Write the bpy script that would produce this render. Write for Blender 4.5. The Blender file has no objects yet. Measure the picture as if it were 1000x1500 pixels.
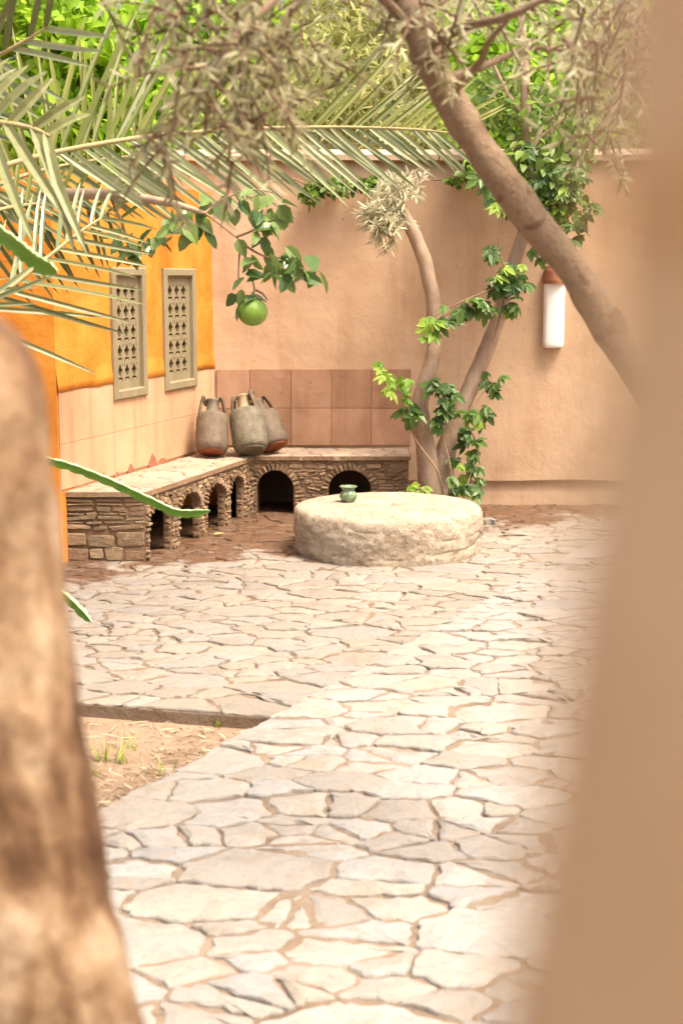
import bpy, math, random
import numpy as np
from mathutils import Vector, Matrix, noise as mnoise

R = math.radians
scene = bpy.context.scene
col = scene.collection

# ------------------------------------------------------------------ camera, sky, sun, exposure
CAM_H, FPX, PITCH = 1.6, 2100.0, R(9.2)
cam_d = bpy.data.cameras.new('camera')
cam = bpy.data.objects.new('camera', cam_d)
col.objects.link(cam)
cam.location = (0, 0, CAM_H)
cam.rotation_euler = (R(90) - PITCH, 0, 0)
cam_d.sensor_fit = 'VERTICAL'
cam_d.sensor_height = 36.0
cam_d.sensor_width = 24.0
cam_d.lens = FPX / 1500.0 * 36.0
cam_d.clip_start = 0.01
cam_d.clip_end = 1000.0
cam_d.dof.use_dof = True
cam_d.dof.focus_distance = 8.5
cam_d.dof.aperture_fstop = 4.0
cam_d.dof.aperture_blades = 9
scene.camera = cam

SUN_DIR = Vector((0.36, -0.27, 0.89)).normalized()      # towards the sun
elev = math.asin(SUN_DIR.z)
azim = math.atan2(SUN_DIR.x, SUN_DIR.y)
world = bpy.data.worlds.new('World')
scene.world = world
world.use_nodes = True
wn = world.node_tree
wn.nodes.clear()
sky = wn.nodes.new('ShaderNodeTexSky')
sky.sky_type = 'NISHITA'
sky.sun_disc = False
sky.sun_elevation = elev
sky.sun_rotation = azim
sky.air_density = 1.0
sky.dust_density = 10.0
sky.ozone_density = 1.0
bg = wn.nodes.new('ShaderNodeBackground')
bg.inputs['Strength'].default_value = 0.105
wo = wn.nodes.new('ShaderNodeOutputWorld')
wn.links.new(sky.outputs[0], bg.inputs[0])
wn.links.new(bg.outputs[0], wo.inputs[0])

sun_d = bpy.data.lights.new('sun', 'SUN')
sun_d.energy = 1.5
sun_d.angle = R(20)
sun_d.color = (1.0, 0.92, 0.82)
sun = bpy.data.objects.new('sun', sun_d)
col.objects.link(sun)
sun.rotation_euler = (-SUN_DIR).to_track_quat('-Z', 'Y').to_euler()

vs = scene.view_settings
scene.display_settings.display_device = 'sRGB'
vs.view_transform = 'Standard'
vs.look = 'None'
vs.gamma = 1.0
vs.use_curve_mapping = False
vs.exposure = 1.78
vs.use_white_balance = True
vs.white_balance_temperature = 6750
vs.white_balance_tint = 9
scene.cycles.use_denoising = True
scene.cycles.max_bounces = 8
scene.cycles.transparent_max_bounces = 8


# ------------------------------------------------------------------ helpers
def ray(px, py):
    u = (px - 500.0) / FPX
    v = (750.0 - py) / FPX
    c, s = math.cos(PITCH), math.sin(PITCH)
    return Vector((u, c + v * s, -s + v * c))


def P(px, py, Y):
    """world point at depth Y that the photograph shows at a place"""
    d = ray(px, py)
    return Vector((0, 0, CAM_H)) + d * (Y / d.y)


def G(px, py, z=0.0):
    d = ray(px, py)
    return Vector((0, 0, CAM_H)) + d * ((z - CAM_H) / d.z)


def tag(o, label=None, cat=None, group=None, kind=None):
    if label: o['label'] = label
    if cat: o['category'] = cat
    if group: o['group'] = group
    if kind: o['kind'] = kind
    return o


def empty(name, loc=(0, 0, 0), rz=0.0):
    o = bpy.data.objects.new(name, None)
    o.empty_display_size = 0.1
    col.objects.link(o)
    o.location = loc
    o.rotation_euler = (0, 0, rz)
    return o


def add_object(name, mesh, parent=None):
    o = bpy.data.objects.new(name, mesh)
    col.objects.link(o)
    if parent is not None:
        o.parent = parent
    return o


class MB:
    def __init__(self):
        self.v, self.f = [], []

    def add(self, vs_, fs):
        n = len(self.v)
        self.v.extend([tuple(p) for p in vs_])
        self.f.extend([tuple(i + n for i in f) for f in fs])

    def box(self, x0, x1, y0, y1, z0, z1):
        self.add([(x0, y0, z0), (x1, y0, z0), (x1, y1, z0), (x0, y1, z0),
                  (x0, y0, z1), (x1, y0, z1), (x1, y1, z1), (x0, y1, z1)],
                 [(0, 3, 2, 1), (4, 5, 6, 7), (0, 1, 5, 4), (1, 2, 6, 5), (2, 3, 7, 6), (3, 0, 4, 7)])

    def prism(self, poly, z0, z1):
        n = len(poly)
        self.add([(p[0], p[1], z0) for p in poly] + [(p[0], p[1], z1) for p in poly],
                 [tuple(range(n - 1, -1, -1)), tuple(range(n, 2 * n))] +
                 [(i, (i + 1) % n, n + (i + 1) % n, n + i) for i in range(n)])

    def tube(self, pts, rad, seg=10, rough=0.0, freq=6.0, cap=True):
        pts = [Vector(p) for p in pts]
        n = len(pts)
        up = Vector((0.13, 0.31, 0.94))
        vs_, fs = [], []
        for i, p in enumerate(pts):
            t = (pts[min(i + 1, n - 1)] - pts[max(i - 1, 0)]).normalized()
            a = t.cross(up)
            if a.length < 0.1:
                a = t.cross(Vector((1, 0, 0)))
            a.normalize()
            b = t.cross(a).normalized()
            for k in range(seg):
                an = 2 * math.pi * k / seg
                d = a * math.cos(an) + b * math.sin(an)
                r = rad[i]
                if rough:
                    q = p + d * r
                    r *= 1 + rough * mnoise.noise(q * freq) + rough * 0.5 * mnoise.noise(q * freq * 2.7)
                vs_.append(p + d * r)
        for i in range(n - 1):
            for k in range(seg):
                k2 = (k + 1) % seg
                fs.append((i * seg + k, i * seg + k2, (i + 1) * seg + k2, (i + 1) * seg + k))
        if cap:
            fs.append(tuple(range(seg)))
            fs.append(tuple((n - 1) * seg + k for k in range(seg - 1, -1, -1)))
        self.add(vs_, fs)

    def lathe(self, prof, seg=32, center=(0, 0, 0)):
        n = len(prof)
        cx, cy, cz = center
        vs_, fs = [], []
        for (r, z) in prof:
            for k in range(seg):
                a = 2 * math.pi * k / seg
                vs_.append((cx + r * math.cos(a), cy + r * math.sin(a), cz + z))
        for i in range(n - 1):
            for k in range(seg):
                k2 = (k + 1) % seg
                fs.append((i * seg + k, i * seg + k2, (i + 1) * seg + k2, (i + 1) * seg + k))
        fs.append(tuple(range(seg - 1, -1, -1)))
        fs.append(tuple((n - 1) * seg + k for k in range(seg)))
        self.add(vs_, fs)

    def mesh(self, name, mat, smooth=False):
        m = bpy.data.meshes.new(name)
        m.from_pydata(self.v, [], self.f)
        m.materials.append(mat)
        if smooth:
            m.shade_smooth()
        m.update()
        return m

    def build(self, name, mat, parent=None, smooth=False):
        return add_object(name, self.mesh(name, mat, smooth), parent)


def spline(pts, per=6):
    """Catmull-Rom through Vectors"""
    pts = [Vector(p) for p in pts]
    out = []
    n = len(pts)
    for i in range(n - 1):
        p0, p1, p2, p3 = pts[max(i - 1, 0)], pts[i], pts[i + 1], pts[min(i + 2, n - 1)]
        for k in range(per):
            t = k / per
            out.append(0.5 * ((2 * p1) + (p2 - p0) * t + (2 * p0 - 5 * p1 + 4 * p2 - p3) * t * t +
                              (3 * p1 - p0 - 3 * p2 + p3) * t ** 3))
    out.append(pts[-1])
    return out


def lerps(vals, n):
    return list(np.interp(np.linspace(0, len(vals) - 1, n), range(len(vals)), vals))


# ------------------------------------------------------------------ materials
class NT:
    def __init__(self, name):
        self.m = bpy.data.materials.new(name)
        self.m.use_nodes = True
        self.t = self.m.node_tree
        self.n = self.t.nodes
        self.bsdf = self.n['Principled BSDF']
        self.out = self.n['Material Output']

    def node(self, kind, **kw):
        x = self.n.new(kind)
        for k, v in kw.items():
            setattr(x, k, v)
        return x

    def link(self, a, b):
        self.t.links.new(a, b)

    def noise(self, vec, scale, detail=4.0, rough=0.6, dist=0.0):
        x = self.node('ShaderNodeTexNoise')
        x.inputs['Scale'].default_value = scale
        x.inputs['Detail'].default_value = detail
        x.inputs['Roughness'].default_value = rough
        x.inputs['Distortion'].default_value = dist
        if vec is not None:
            self.link(vec, x.inputs['Vector'])
        return x.outputs['Fac']

    def ramp(self, fac, stops):
        x = self.node('ShaderNodeValToRGB')
        r = x.color_ramp
        while len(r.elements) < len(stops):
            r.elements.new(0.5)
        for e, (p, c) in zip(r.elements, stops):
            e.position = p
            e.color = (c[0], c[1], c[2], 1) if isinstance(c, tuple) else (c, c, c, 1)
        self.link(fac, x.inputs['Fac'])
        return x.outputs['Color']

    def mix(self, fac, a, b, mode='MIX'):
        x = self.node('ShaderNodeMix', data_type='RGBA', blend_type=mode)
        for sock, val in ((x.inputs[0], fac), (x.inputs[6], a), (x.inputs[7], b)):
            if isinstance(val, bpy.types.NodeSocket):
                self.link(val, sock)
            elif isinstance(val, tuple):
                sock.default_value = (val[0], val[1], val[2], 1)
            else:
                sock.default_value = val
        return x.outputs[2]

    def math(self, op, a, b=0.0):
        x = self.node('ShaderNodeMath', operation=op)
        for sock, val in ((x.inputs[0], a), (x.inputs[1], b)):
            if isinstance(val, bpy.types.NodeSocket):
                self.link(val, sock)
            else:
                sock.default_value = val
        return x.outputs[0]

    def bump(self, h, strength, dist=0.02, base=None):
        x = self.node('ShaderNodeBump')
        x.inputs['Strength'].default_value = strength
        x.inputs['Distance'].default_value = dist
        self.link(h, x.inputs['Height'])
        if base is not None:
            self.link(base, x.inputs['Normal'])
        return x.outputs['Normal']

    def pos(self):
        return self.node('ShaderNodeNewGeometry').outputs['Position']

    def objpos(self):
        """object coordinates pushed apart by each object's random number"""
        tc = self.node('ShaderNodeTexCoord').outputs['Object']
        rnd = self.node('ShaderNodeObjectInfo').outputs['Random']
        m = self.node('ShaderNodeVectorMath', operation='MULTIPLY_ADD')
        cmb = self.node('ShaderNodeCombineXYZ')
        for i in range(3):
            self.link(rnd, cmb.inputs[i])
        self.link(cmb.outputs[0], m.inputs[0])
        m.inputs[1].default_value = (37.0, 53.0, 71.0)
        self.link(tc, m.inputs[2])
        return m.outputs[0], rnd

    def scaled(self, vec, s):
        m = self.node('ShaderNodeVectorMath', operation='MULTIPLY')
        self.link(vec, m.inputs[0])
        m.inputs[1].default_value = s
        return m.outputs[0]

    def finish(self, color, rough=0.9, normal=None, spec=0.3):
        if isinstance(color, tuple):
            self.bsdf.inputs['Base Color'].default_value = (*color, 1)
        else:
            self.link(color, self.bsdf.inputs['Base Color'])
        if isinstance(rough, bpy.types.NodeSocket):
            self.link(rough, self.bsdf.inputs['Roughness'])
        else:
            self.bsdf.inputs['Roughness'].default_value = rough
        self.bsdf.inputs['Specular IOR Level'].default_value = spec
        if normal is not None:
            self.link(normal, self.bsdf.inputs['Normal'])
        return self.m


def plaster(name, c1, c2, c3, fine=60.0, bump=0.35, streak=0.25, blotch=1.6, vary=False):
    t = NT(name)
    p = t.pos()
    big = t.noise(p, blotch, 5, 0.6, 0.4)
    c = t.ramp(big, [(0.30, c1), (0.5, c2), (0.72, c3)])
    st = t.noise(t.scaled(p, (7.0, 7.0, 0.7)), 1.0, 4, 0.6)
    c = t.mix(t.math('MULTIPLY', t.ramp(st, [(0.5, 0.0), (0.75, 1.0)]), streak), c, c1, 'MULTIPLY')
    sp = t.noise(p, 24.0, 6, 0.7)
    c = t.mix(t.ramp(sp, [(0.60, 0.0), (0.72, 0.35)]), c, c1)
    pits = t.noise(p, 45.0, 2, 0.5)
    c = t.mix(t.ramp(pits, [(0.70, 0.0), (0.76, 0.7)]), c, tuple(x * 0.45 for x in c1))
    trow = t.noise(t.scaled(p, (1.6, 1.6, 16.0)), 1.2, 5, 0.65, 0.6)
    c = t.mix(t.math('MULTIPLY', t.ramp(trow, [(0.48, 0.0), (0.72, 1.0)]), 0.22), c, c1)
    if vary:
        rnd = t.node('ShaderNodeObjectInfo').outputs['Random']
        c = t.mix(1.0, c, t.ramp(rnd, [(0.0, (0.86, 0.84, 0.82)), (0.5, (1.0, 1.0, 1.0)), (1.0, (1.14, 1.16, 1.18))]), 'MULTIPLY')
    n1 = t.noise(p, fine, 4, 0.65)
    n2 = t.noise(p, 5.0, 4, 0.55)
    nb = t.bump(n2, bump, 0.03)
    nb = t.bump(n1, bump * 0.8, 0.006, nb)
    return t.finish(c, 0.95, nb, 0.15)


def mud_mask(t, p):
    """wet brown mud spread over the paving in front of the bench and along the wall foot"""
    sx = t.node('ShaderNodeSeparateXYZ')
    t.link(p, sx.inputs[0])
    v = t.math('SUBTRACT', sx.outputs[1], t.math('MULTIPLY', sx.outputs[0], 0.6))
    nn = t.noise(p, 2.6, 6, 0.65, 0.5)
    v = t.math('ADD', v, t.math('MULTIPLY', t.math('SUBTRACT', nn, 0.5), 3.0))
    mr = t.node('ShaderNodeMapRange')
    t.link(v, mr.inputs[0])
    mr.inputs[1].default_value = 8.46
    mr.inputs[2].default_value = 8.74
    mud = t.ramp(t.noise(p, 9.0, 5, 0.7), [(0.3, (0.065, 0.030, 0.014)), (0.7, (0.16, 0.08, 0.04))])
    return mr.outputs[0], mud


def flag_mat(name, light, mid, grey, wet=True):
    t = NT(name)
    op, rnd = t.objpos()
    p = t.pos()
    big = t.noise(op, 5.0, 6, 0.65, 0.6)
    c = t.ramp(big, [(0.30, mid), (0.48, light), (0.62, light), (0.78, grey)])
    tint = t.ramp(rnd, [(0.0, (1.0, 0.96, 0.90)), (0.25, (0.80, 0.75, 0.69)), (0.45, (1.03, 1.01, 0.98)),
                        (0.62, (0.86, 0.87, 0.88)), (0.8, (0.95, 0.87, 0.77)), (1.0, (1.04, 1.0, 0.94))])
    c = t.mix(1.0, c, tint, 'MULTIPLY')
    lay = t.noise(t.scaled(op, (3.0, 14.0, 3.0)), 2.0, 5, 0.7, 0.8)
    c = t.mix(t.ramp(lay, [(0.55, 0.0), (0.75, 0.45)]), c, (0.26, 0.19, 0.125))
    scr = t.noise(t.scaled(op, (9.0, 30.0, 9.0)), 3.0, 6, 0.75, 1.5)
    c = t.mix(t.ramp(scr, [(0.52, 0.0), (0.60, 0.35)]), c, (0.20, 0.15, 0.10))
    c = t.mix(t.ramp(t.noise(op, 22.0, 6, 0.75, 0.6), [(0.50, 0.0), (0.66, 0.5)]), c, grey)
    dirt = t.noise(p, 7.0, 6, 0.75)
    c = t.mix(t.ramp(dirt, [(0.55, 0.0), (0.70, 0.6)]), c, (0.29, 0.205, 0.135))
    spk = t.noise(p, 70.0, 3, 0.6)
    c = t.mix(t.ramp(spk, [(0.64, 0.0), (0.72, 0.6)]), c, (0.20, 0.14, 0.09))
    rough = 0.85
    if wet:
        k, mud = mud_mask(t, p)
        c = t.mix(t.math('MULTIPLY', k, 0.9), c, mud)
        rough = t.math('SUBTRACT', 0.85, t.math('MULTIPLY', k, 0.42))
    h = t.noise(op, 16.0, 6, 0.7, 0.5)
    nb = t.bump(h, 0.7, 0.016)
    nb = t.bump(scr, 0.4, 0.006, nb)
    nb = t.bump(t.noise(op, 60.0, 4, 0.6), 0.35, 0.004, nb)
    return t.finish(c, rough, nb, 0.3)


def dirt_mat(name, c1, c2, c3, mud=False):
    t = NT(name)
    p = t.pos()
    c = t.ramp(t.noise(p, 3.0, 6, 0.7), [(0.3, c1), (0.5, c2), (0.75, c3)])
    c = t.mix(t.ramp(t.noise(p, 60.0, 4, 0.7), [(0.55, 0.0), (0.7, 0.6)]), c, c1)
    if mud:
        k, mudc = mud_mask(t, p)
        c = t.mix(t.math('MULTIPLY', k, 0.95), c, mudc)
    nb = t.bump(t.noise(p, 30.0, 6, 0.7), 0.7, 0.02)
    nb = t.bump(t.noise(p, 140.0, 3, 0.6), 0.5, 0.005, nb)
    return t.finish(c, 0.95, nb, 0.15)


def rubble_mat(name, stops, island=False):
    t = NT(name)
    op, rnd = t.objpos()
    if island:
        rnd = t.node('ShaderNodeNewGeometry').outputs['Random Per Island']
    c = t.ramp(rnd, stops)
    c = t.mix(t.ramp(t.noise(op, 22.0, 5, 0.7), [(0.35, 0.0), (0.75, 0.75)]), c, (0.34, 0.21, 0.11))
    lay = t.noise(t.scaled(op, (6.0, 6.0, 40.0)), 2.0, 5, 0.7, 1.0)
    c = t.mix(t.ramp(lay, [(0.5, 0.0), (0.7, 0.6)]), c, (0.13, 0.085, 0.05))
    c = t.mix(t.ramp(t.noise(op, 55.0, 4, 0.6), [(0.56, 0.0), (0.72, 0.7)]), c, (0.46, 0.35, 0.23))
    nb = t.bump(lay, 0.7, 0.012)
    nb = t.bump(t.noise(op, 45.0, 5, 0.7), 0.6, 0.006, nb)
    return t.finish(c, 0.9, nb, 0.2)


def simple(name, c1, c2, scale=12.0, rough=0.8, bump=0.3, spec=0.3, stretch=None, local=True, bd=0.01):
    t = NT(name)
    v = t.objpos()[0] if local else t.pos()
    if stretch:
        v = t.scaled(v, stretch)
    f = t.noise(v, scale, 6, 0.65, 0.3)
    c = t.ramp(f, [(0.3, c1), (0.7, c2)])
    nb = t.bump(t.noise(v, scale * 3, 5, 0.65), bump, bd)
    return t.finish(c, rough, nb, spec)


def leaf_mat(name, c1, c2, transl=0.35, rough=0.5, tcol=None, under=None, island=True):
    t = NT(name)
    if island:
        rnd = t.node('ShaderNodeNewGeometry').outputs['Random Per Island']
    else:
        rnd = t.node('ShaderNodeObjectInfo').outputs['Random']
    c = t.ramp(rnd, [(0.0, c1), (0.6, c2), (1.0, tuple(min(1, x * 1.25) for x in c2))])
    c = t.mix(t.ramp(t.noise(t.pos(), 40.0, 3, 0.6), [(0.4, 0.0), (0.8, 0.35)]), c, c1)
    if under is not None:
        bf = t.node('ShaderNodeNewGeometry').outputs['Backfacing']
        c = t.mix(bf, c, under)
    t.link(c, t.bsdf.inputs['Base Color'])
    t.bsdf.inputs['Roughness'].default_value = rough
    t.bsdf.inputs['Specular IOR Level'].default_value = 0.4
    tr = t.node('ShaderNodeBsdfTranslucent')
    if tcol is not None:
        tr.inputs[0].default_value = (*tcol, 1)
    else:
        t.link(c, tr.inputs[0])
    ms = t.node('ShaderNodeMixShader')
    ms.inputs[0].default_value = transl
    t.link(t.bsdf.outputs[0], ms.inputs[1])
    t.link(tr.outputs[0], ms.inputs[2])
    t.link(ms.outputs[0], t.out.inputs[0])
    return t.m


M = {}
M['back_wall'] = plaster('tan_adobe_plaster', (0.43, 0.28, 0.172), (0.495, 0.335, 0.215), (0.54, 0.375, 0.25), streak=0.25)
M['near_wall'] = plaster('warm_adobe_plaster', (0.52, 0.345, 0.18), (0.63, 0.44, 0.25), (0.70, 0.51, 0.315), streak=0.1, blotch=22.0)
M['orange'] = plaster('orange_limewash', (0.45, 0.148, 0.020), (0.56, 0.212, 0.030), (0.62, 0.26, 0.05), bump=0.5, streak=0.2, blotch=3.0)
M['pink'] = plaster('pink_plaster_panels', (0.44, 0.245, 0.138), (0.51, 0.305, 0.18), (0.565, 0.355, 0.22), bump=0.25, streak=0.35)
M['tile'] = plaster('terracotta_tile', (0.30, 0.165, 0.10), (0.365, 0.21, 0.13), (0.41, 0.245, 0.158), bump=0.3, streak=0.3, blotch=4.0, vary=True)
M['coping'] = plaster('pale_coping', (0.40, 0.27, 0.17), (0.52, 0.38, 0.26), (0.58, 0.45, 0.32))
M['path'] = flag_mat('pale_path_flagstone', (0.315, 0.299, 0.277), (0.255, 0.226, 0.192), (0.215, 0.211, 0.204), wet=False)  # paler stone; stronger light on the path is also put into this colour
M['plaza'] = flag_mat('worn_court_flagstone', (0.27, 0.245, 0.214), (0.225, 0.19, 0.153), (0.185, 0.178, 0.168), wet=True)
M['bench_top'] = flag_mat('bench_slab', (0.37, 0.295, 0.23), (0.30, 0.22, 0.155), (0.23, 0.19, 0.155), wet=False)
M['joint'] = dirt_mat('sandy_joint', (0.12, 0.078, 0.048), (0.195, 0.138, 0.092), (0.26, 0.195, 0.14), mud=True)
M['path_joint'] = dirt_mat('sandy_path_joint', (0.14, 0.096, 0.062), (0.225, 0.167, 0.118), (0.30, 0.235, 0.178))
M['soil'] = dirt_mat('dry_soil', (0.19, 0.12, 0.072), (0.29, 0.20, 0.132), (0.35, 0.255, 0.175))
M['mortar'] = dirt_mat('mud_mortar', (0.17, 0.105, 0.06), (0.27, 0.17, 0.10), (0.35, 0.235, 0.145))
RUB = [(0.0, (0.30, 0.20, 0.115)), (0.22, (0.105, 0.08, 0.056)), (0.42, (0.38, 0.26, 0.155)),
       (0.60, (0.15, 0.115, 0.08)), (0.80, (0.24, 0.135, 0.08)), (1.0, (0.40, 0.29, 0.185))]
M['rubble'] = rubble_mat('rubble_stone', RUB)
M['rubble_small'] = rubble_mat('small_rubble_stone', RUB, True)
M['wood'] = simple('grey_olive_paint', (0.205, 0.165, 0.095), (0.275, 0.225, 0.135), 14.0, 0.6, 0.25, 0.3, (1, 1, 0.2))
M['interior'] = simple('interior_shade', (0.02, 0.015, 0.01), (0.04, 0.03, 0.02), 4.0, 0.9)
M['clay_grey'] = simple('grey_weathered_rubber', (0.095, 0.066, 0.044), (0.175, 0.13, 0.09), 16.0, 0.7, 0.5, 0.3)
M['clay_grey2'] = simple('grey_green_weathered_rubber', (0.095, 0.08, 0.054), (0.20, 0.168, 0.118), 20.0, 0.7, 0.55, 0.3)
M['clay_red'] = simple('rust_red_clay', (0.17, 0.042, 0.015), (0.27, 0.08, 0.03), 18.0, 0.7, 0.3)
M['strap'] = simple('brown_strap', (0.06, 0.035, 0.02), (0.17, 0.115, 0.075), 20.0, 0.75, 0.3)
M['stopper'] = simple('pale_stopper', (0.25, 0.18, 0.10), (0.36, 0.28, 0.17), 20.0, 0.8, 0.3)
M['white'] = simple('white_lime', (0.74, 0.70, 0.65), (0.80, 0.77, 0.72), 6.0, 0.75, 0.15)
M['terracotta'] = simple('terracotta_cap', (0.25, 0.095, 0.05), (0.34, 0.15, 0.085), 20.0, 0.85, 0.4)
M['cactus'] = simple('cactus_skin', (0.07, 0.20, 0.012), (0.13, 0.28, 0.03), 14.0, 0.4, 0.2, 0.5)
M['cactus_rib'] = simple('cactus_pale_rib', (0.34, 0.42, 0.22), (0.48, 0.55, 0.33), 14.0, 0.5, 0.2, 0.4)
M['bark'] = simple('smooth_brown_bark', (0.24, 0.16, 0.105), (0.42, 0.305, 0.22), 7.0, 0.85, 0.6, 0.2, (1, 1, 0.5), local=False, bd=0.02)
M['dark_bark'] = simple('dark_knot_bark', (0.10, 0.055, 0.03), (0.22, 0.13, 0.08), 20.0, 0.9, 0.5, local=False)
M['twig'] = simple('twig_bark', (0.20, 0.125, 0.07), (0.34, 0.23, 0.14), 12.0, 0.85, 0.4, local=False)
M['palm_trunk'] = simple('palm_trunk', (0.13, 0.085, 0.05), (0.27, 0.18, 0.11), 10.0, 0.9, 0.8, local=False, bd=0.03)


def near_bark():
    t = NT('mottled_near_bark')
    p = t.pos()
    q = t.scaled(p, (1.0, 1.0, 0.55))
    c = t.ramp(t.noise(q, 11.0, 5, 0.65, 0.8), [(0.36, (0.075, 0.036, 0.018)), (0.46, (0.19, 0.108, 0.058)),
                                             (0.56, (0.31, 0.205, 0.122)), (0.70, (0.47, 0.355, 0.245))])
    c = t.mix(t.ramp(t.noise(q, 17.0, 5, 0.65, 0.8), [(0.60, 0.0), (0.72, 0.8)]), c, (0.11, 0.05, 0.022))
    nb = t.bump(t.noise(q, 26.0, 6, 0.7), 0.8, 0.02)
    return t.finish(c, 0.9, nb, 0.2)


M['near_bark'] = near_bark()


def lean_bark():
    t = NT('tan_scarred_bark')
    p = t.pos()
    c = t.ramp(t.noise(p, 6.0, 5, 0.6, 0.5), [(0.3, (0.27, 0.18, 0.115)), (0.55, (0.37, 0.26, 0.17)), (0.75, (0.42, 0.30, 0.205))])
    c = t.mix(t.ramp(t.noise(p, 11.0, 5, 0.65, 0.9), [(0.54, 0.0), (0.63, 0.75)]), c, (0.17, 0.09, 0.05))
    c = t.mix(t.ramp(t.noise(p, 55.0, 5, 0.7, 0.5), [(0.52, 0.0), (0.66, 0.5)]), c, (0.20, 0.12, 0.07))
    nb = t.bump(t.noise(p, 24.0, 6, 0.75), 1.0, 0.035)
    nb = t.bump(t.noise(p, 80.0, 5, 0.7), 0.6, 0.008, nb)
    return t.finish(c, 0.88, nb, 0.2)


M['lean_bark'] = lean_bark()
M['stone_mill'] = None


def mill_mat():
    t = NT('pale_pitted_millstone')
    p = t.pos()
    c = t.ramp(t.noise(p, 5.0, 6, 0.7, 0.4), [(0.3, (0.32, 0.24, 0.165)), (0.5, (0.42, 0.34, 0.25)), (0.7, (0.475, 0.405, 0.315))])
    c = t.mix(t.ramp(t.noise(p, 32.0, 5, 0.7), [(0.52, 0.0), (0.64, 0.7)]), c, (0.21, 0.135, 0.075))
    c = t.mix(t.ramp(t.noise(t.scaled(p, (1.0, 1.0, 1.6)), 8.0, 5, 0.7, 0.5), [(0.62, 0.0), (0.74, 0.75)]), c, (0.30, 0.18, 0.10))
    nb = t.bump(t.noise(p, 18.0, 6, 0.75), 0.7, 0.03)
    nb = t.bump(t.noise(p, 75.0, 5, 0.7), 0.6, 0.008, nb)
    return t.finish(c, 0.92, nb, 0.2)


M['mill'] = mill_mat()


def glaze_mat():
    t = NT('green_crackle_glaze')
    p = t.pos()
    c = t.ramp(t.noise(p, 45.0, 5, 0.65, 0.5), [(0.32, (0.045, 0.075, 0.04)), (0.5, (0.12, 0.19, 0.10)), (0.68, (0.27, 0.33, 0.19))])
    nb = t.bump(t.noise(p, 90.0, 4, 0.6), 0.3, 0.003)
    m = t.finish(c, 0.28, nb, 0.5)
    return m


M['glaze'] = glaze_mat()
M['fruit'] = simple('green_fruit_skin', (0.10, 0.20, 0.015), (0.21, 0.31, 0.05), 9.0, 0.5, 0.5, 0.4, bd=0.004)
M['leaf_citrus'] = leaf_mat('citrus_leaf', (0.045, 0.10, 0.020), (0.17, 0.24, 0.07), 0.3, 0.2, island=False)
M['leaf_vine'] = leaf_mat('vine_leaf', (0.045, 0.10, 0.022), (0.12, 0.20, 0.045), 0.35, 0.4, island=False)
M['leaf_vine_bright'] = leaf_mat('young_vine_leaf', (0.16, 0.30, 0.03), (0.30, 0.42, 0.06), 0.45, 0.45, island=False)
M['leaf_olive'] = leaf_mat('olive_leaf', (0.085, 0.073, 0.03), (0.32, 0.295, 0.145), 0.45, 0.4, under=(0.44, 0.41, 0.25))
M['leaf_olive_sunlit'] = leaf_mat('sunlit_olive_leaf', (0.18, 0.175, 0.07), (0.47, 0.455, 0.25), 0.45, 0.4, under=(0.54, 0.52, 0.33))  # olive leaf for the sunlit side, sunlight put into its paler colour
M['leaf_tuft'] = leaf_mat('silver_olive_leaf', (0.30, 0.29, 0.14), (0.60, 0.57, 0.38), 0.35, 0.4, under=(0.62, 0.59, 0.44))
M['leaf_lime_backlit'] = leaf_mat('backlit_lime_leaf', (0.22, 0.40, 0.02), (0.38, 0.56, 0.06), 0.55, 0.45)  # colour raised to stand in for backlight the sun does not give
M['leaf_mid'] = leaf_mat('mid_green_leaf', (0.06, 0.13, 0.02), (0.19, 0.30, 0.04), 0.45, 0.4)
M['leaf_wall'] = leaf_mat('wall_vine_leaf', (0.07, 0.14, 0.025), (0.24, 0.34, 0.07), 0.45, 0.4)
M['leaf_yellow'] = leaf_mat('yellow_green_leaf', (0.30, 0.32, 0.09), (0.54, 0.52, 0.22), 0.5, 0.45)
M['palm_green'] = leaf_mat('palm_leaflet_green', (0.10, 0.125, 0.022), (0.19, 0.205, 0.05), 0.3, 0.4, island=False)
M['palm_pale'] = leaf_mat('palm_leaflet_pale', (0.165, 0.20, 0.085), (0.30, 0.33, 0.18), 0.22, 0.35, island=False)
M['palm_dark'] = leaf_mat('palm_leaflet_grey', (0.10, 0.115, 0.035), (0.20, 0.205, 0.085), 0.25, 0.4, island=False)
M['rachis'] = simple('palm_rachis', (0.28, 0.22, 0.09), (0.40, 0.32, 0.16), 10.0, 0.6, 0.2)
M['grass'] = leaf_mat('grass_blade', (0.20, 0.26, 0.03), (0.36, 0.42, 0.07), 0.4, 0.5)
M['straw'] = leaf_mat('dry_straw', (0.09, 0.05, 0.025), (0.42, 0.33, 0.22), 0.15, 0.7)
M['clod'] = simple('soil_clod', (0.22, 0.13, 0.075), (0.40, 0.27, 0.17), 30.0, 0.95, 0.5)

# ------------------------------------------------------------------ layout of the court
YB = 10.25                                         # face of the rear wall
CORNER = Vector((P(313, 540, YB).x, YB, 0))
HOUSE = Vector((G(91, 826).x, G(91, 826).y, 0))    # outer corner of the orange house
LU = (CORNER - HOUSE).normalized()                 # along the house wall
LN = Vector((LU.y, -LU.x, 0))                      # out of the house wall
LLEN = (CORNER - HOUSE).length
LRZ = math.atan2(LU.y, LU.x)
BF0 = G(214, 822)
BF1 = G(371, 753)
YBB = BF1.y                                        # front of the rear bench
BX1 = P(598, 700, YBB).x
BH = 0.41

# path line and bed edge
PA = Vector((-0.67, 4.22))
PB = Vector((1.42, 8.40))
PD = (PB - PA).normalized()
PN = Vector((PD.y, -PD.x))                         # to the right of the path's left edge
BEDA = G(110, 1027).xy
BEDB = G(410, 1049).xy
BD = (BEDB - BEDA).normalized()


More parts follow.
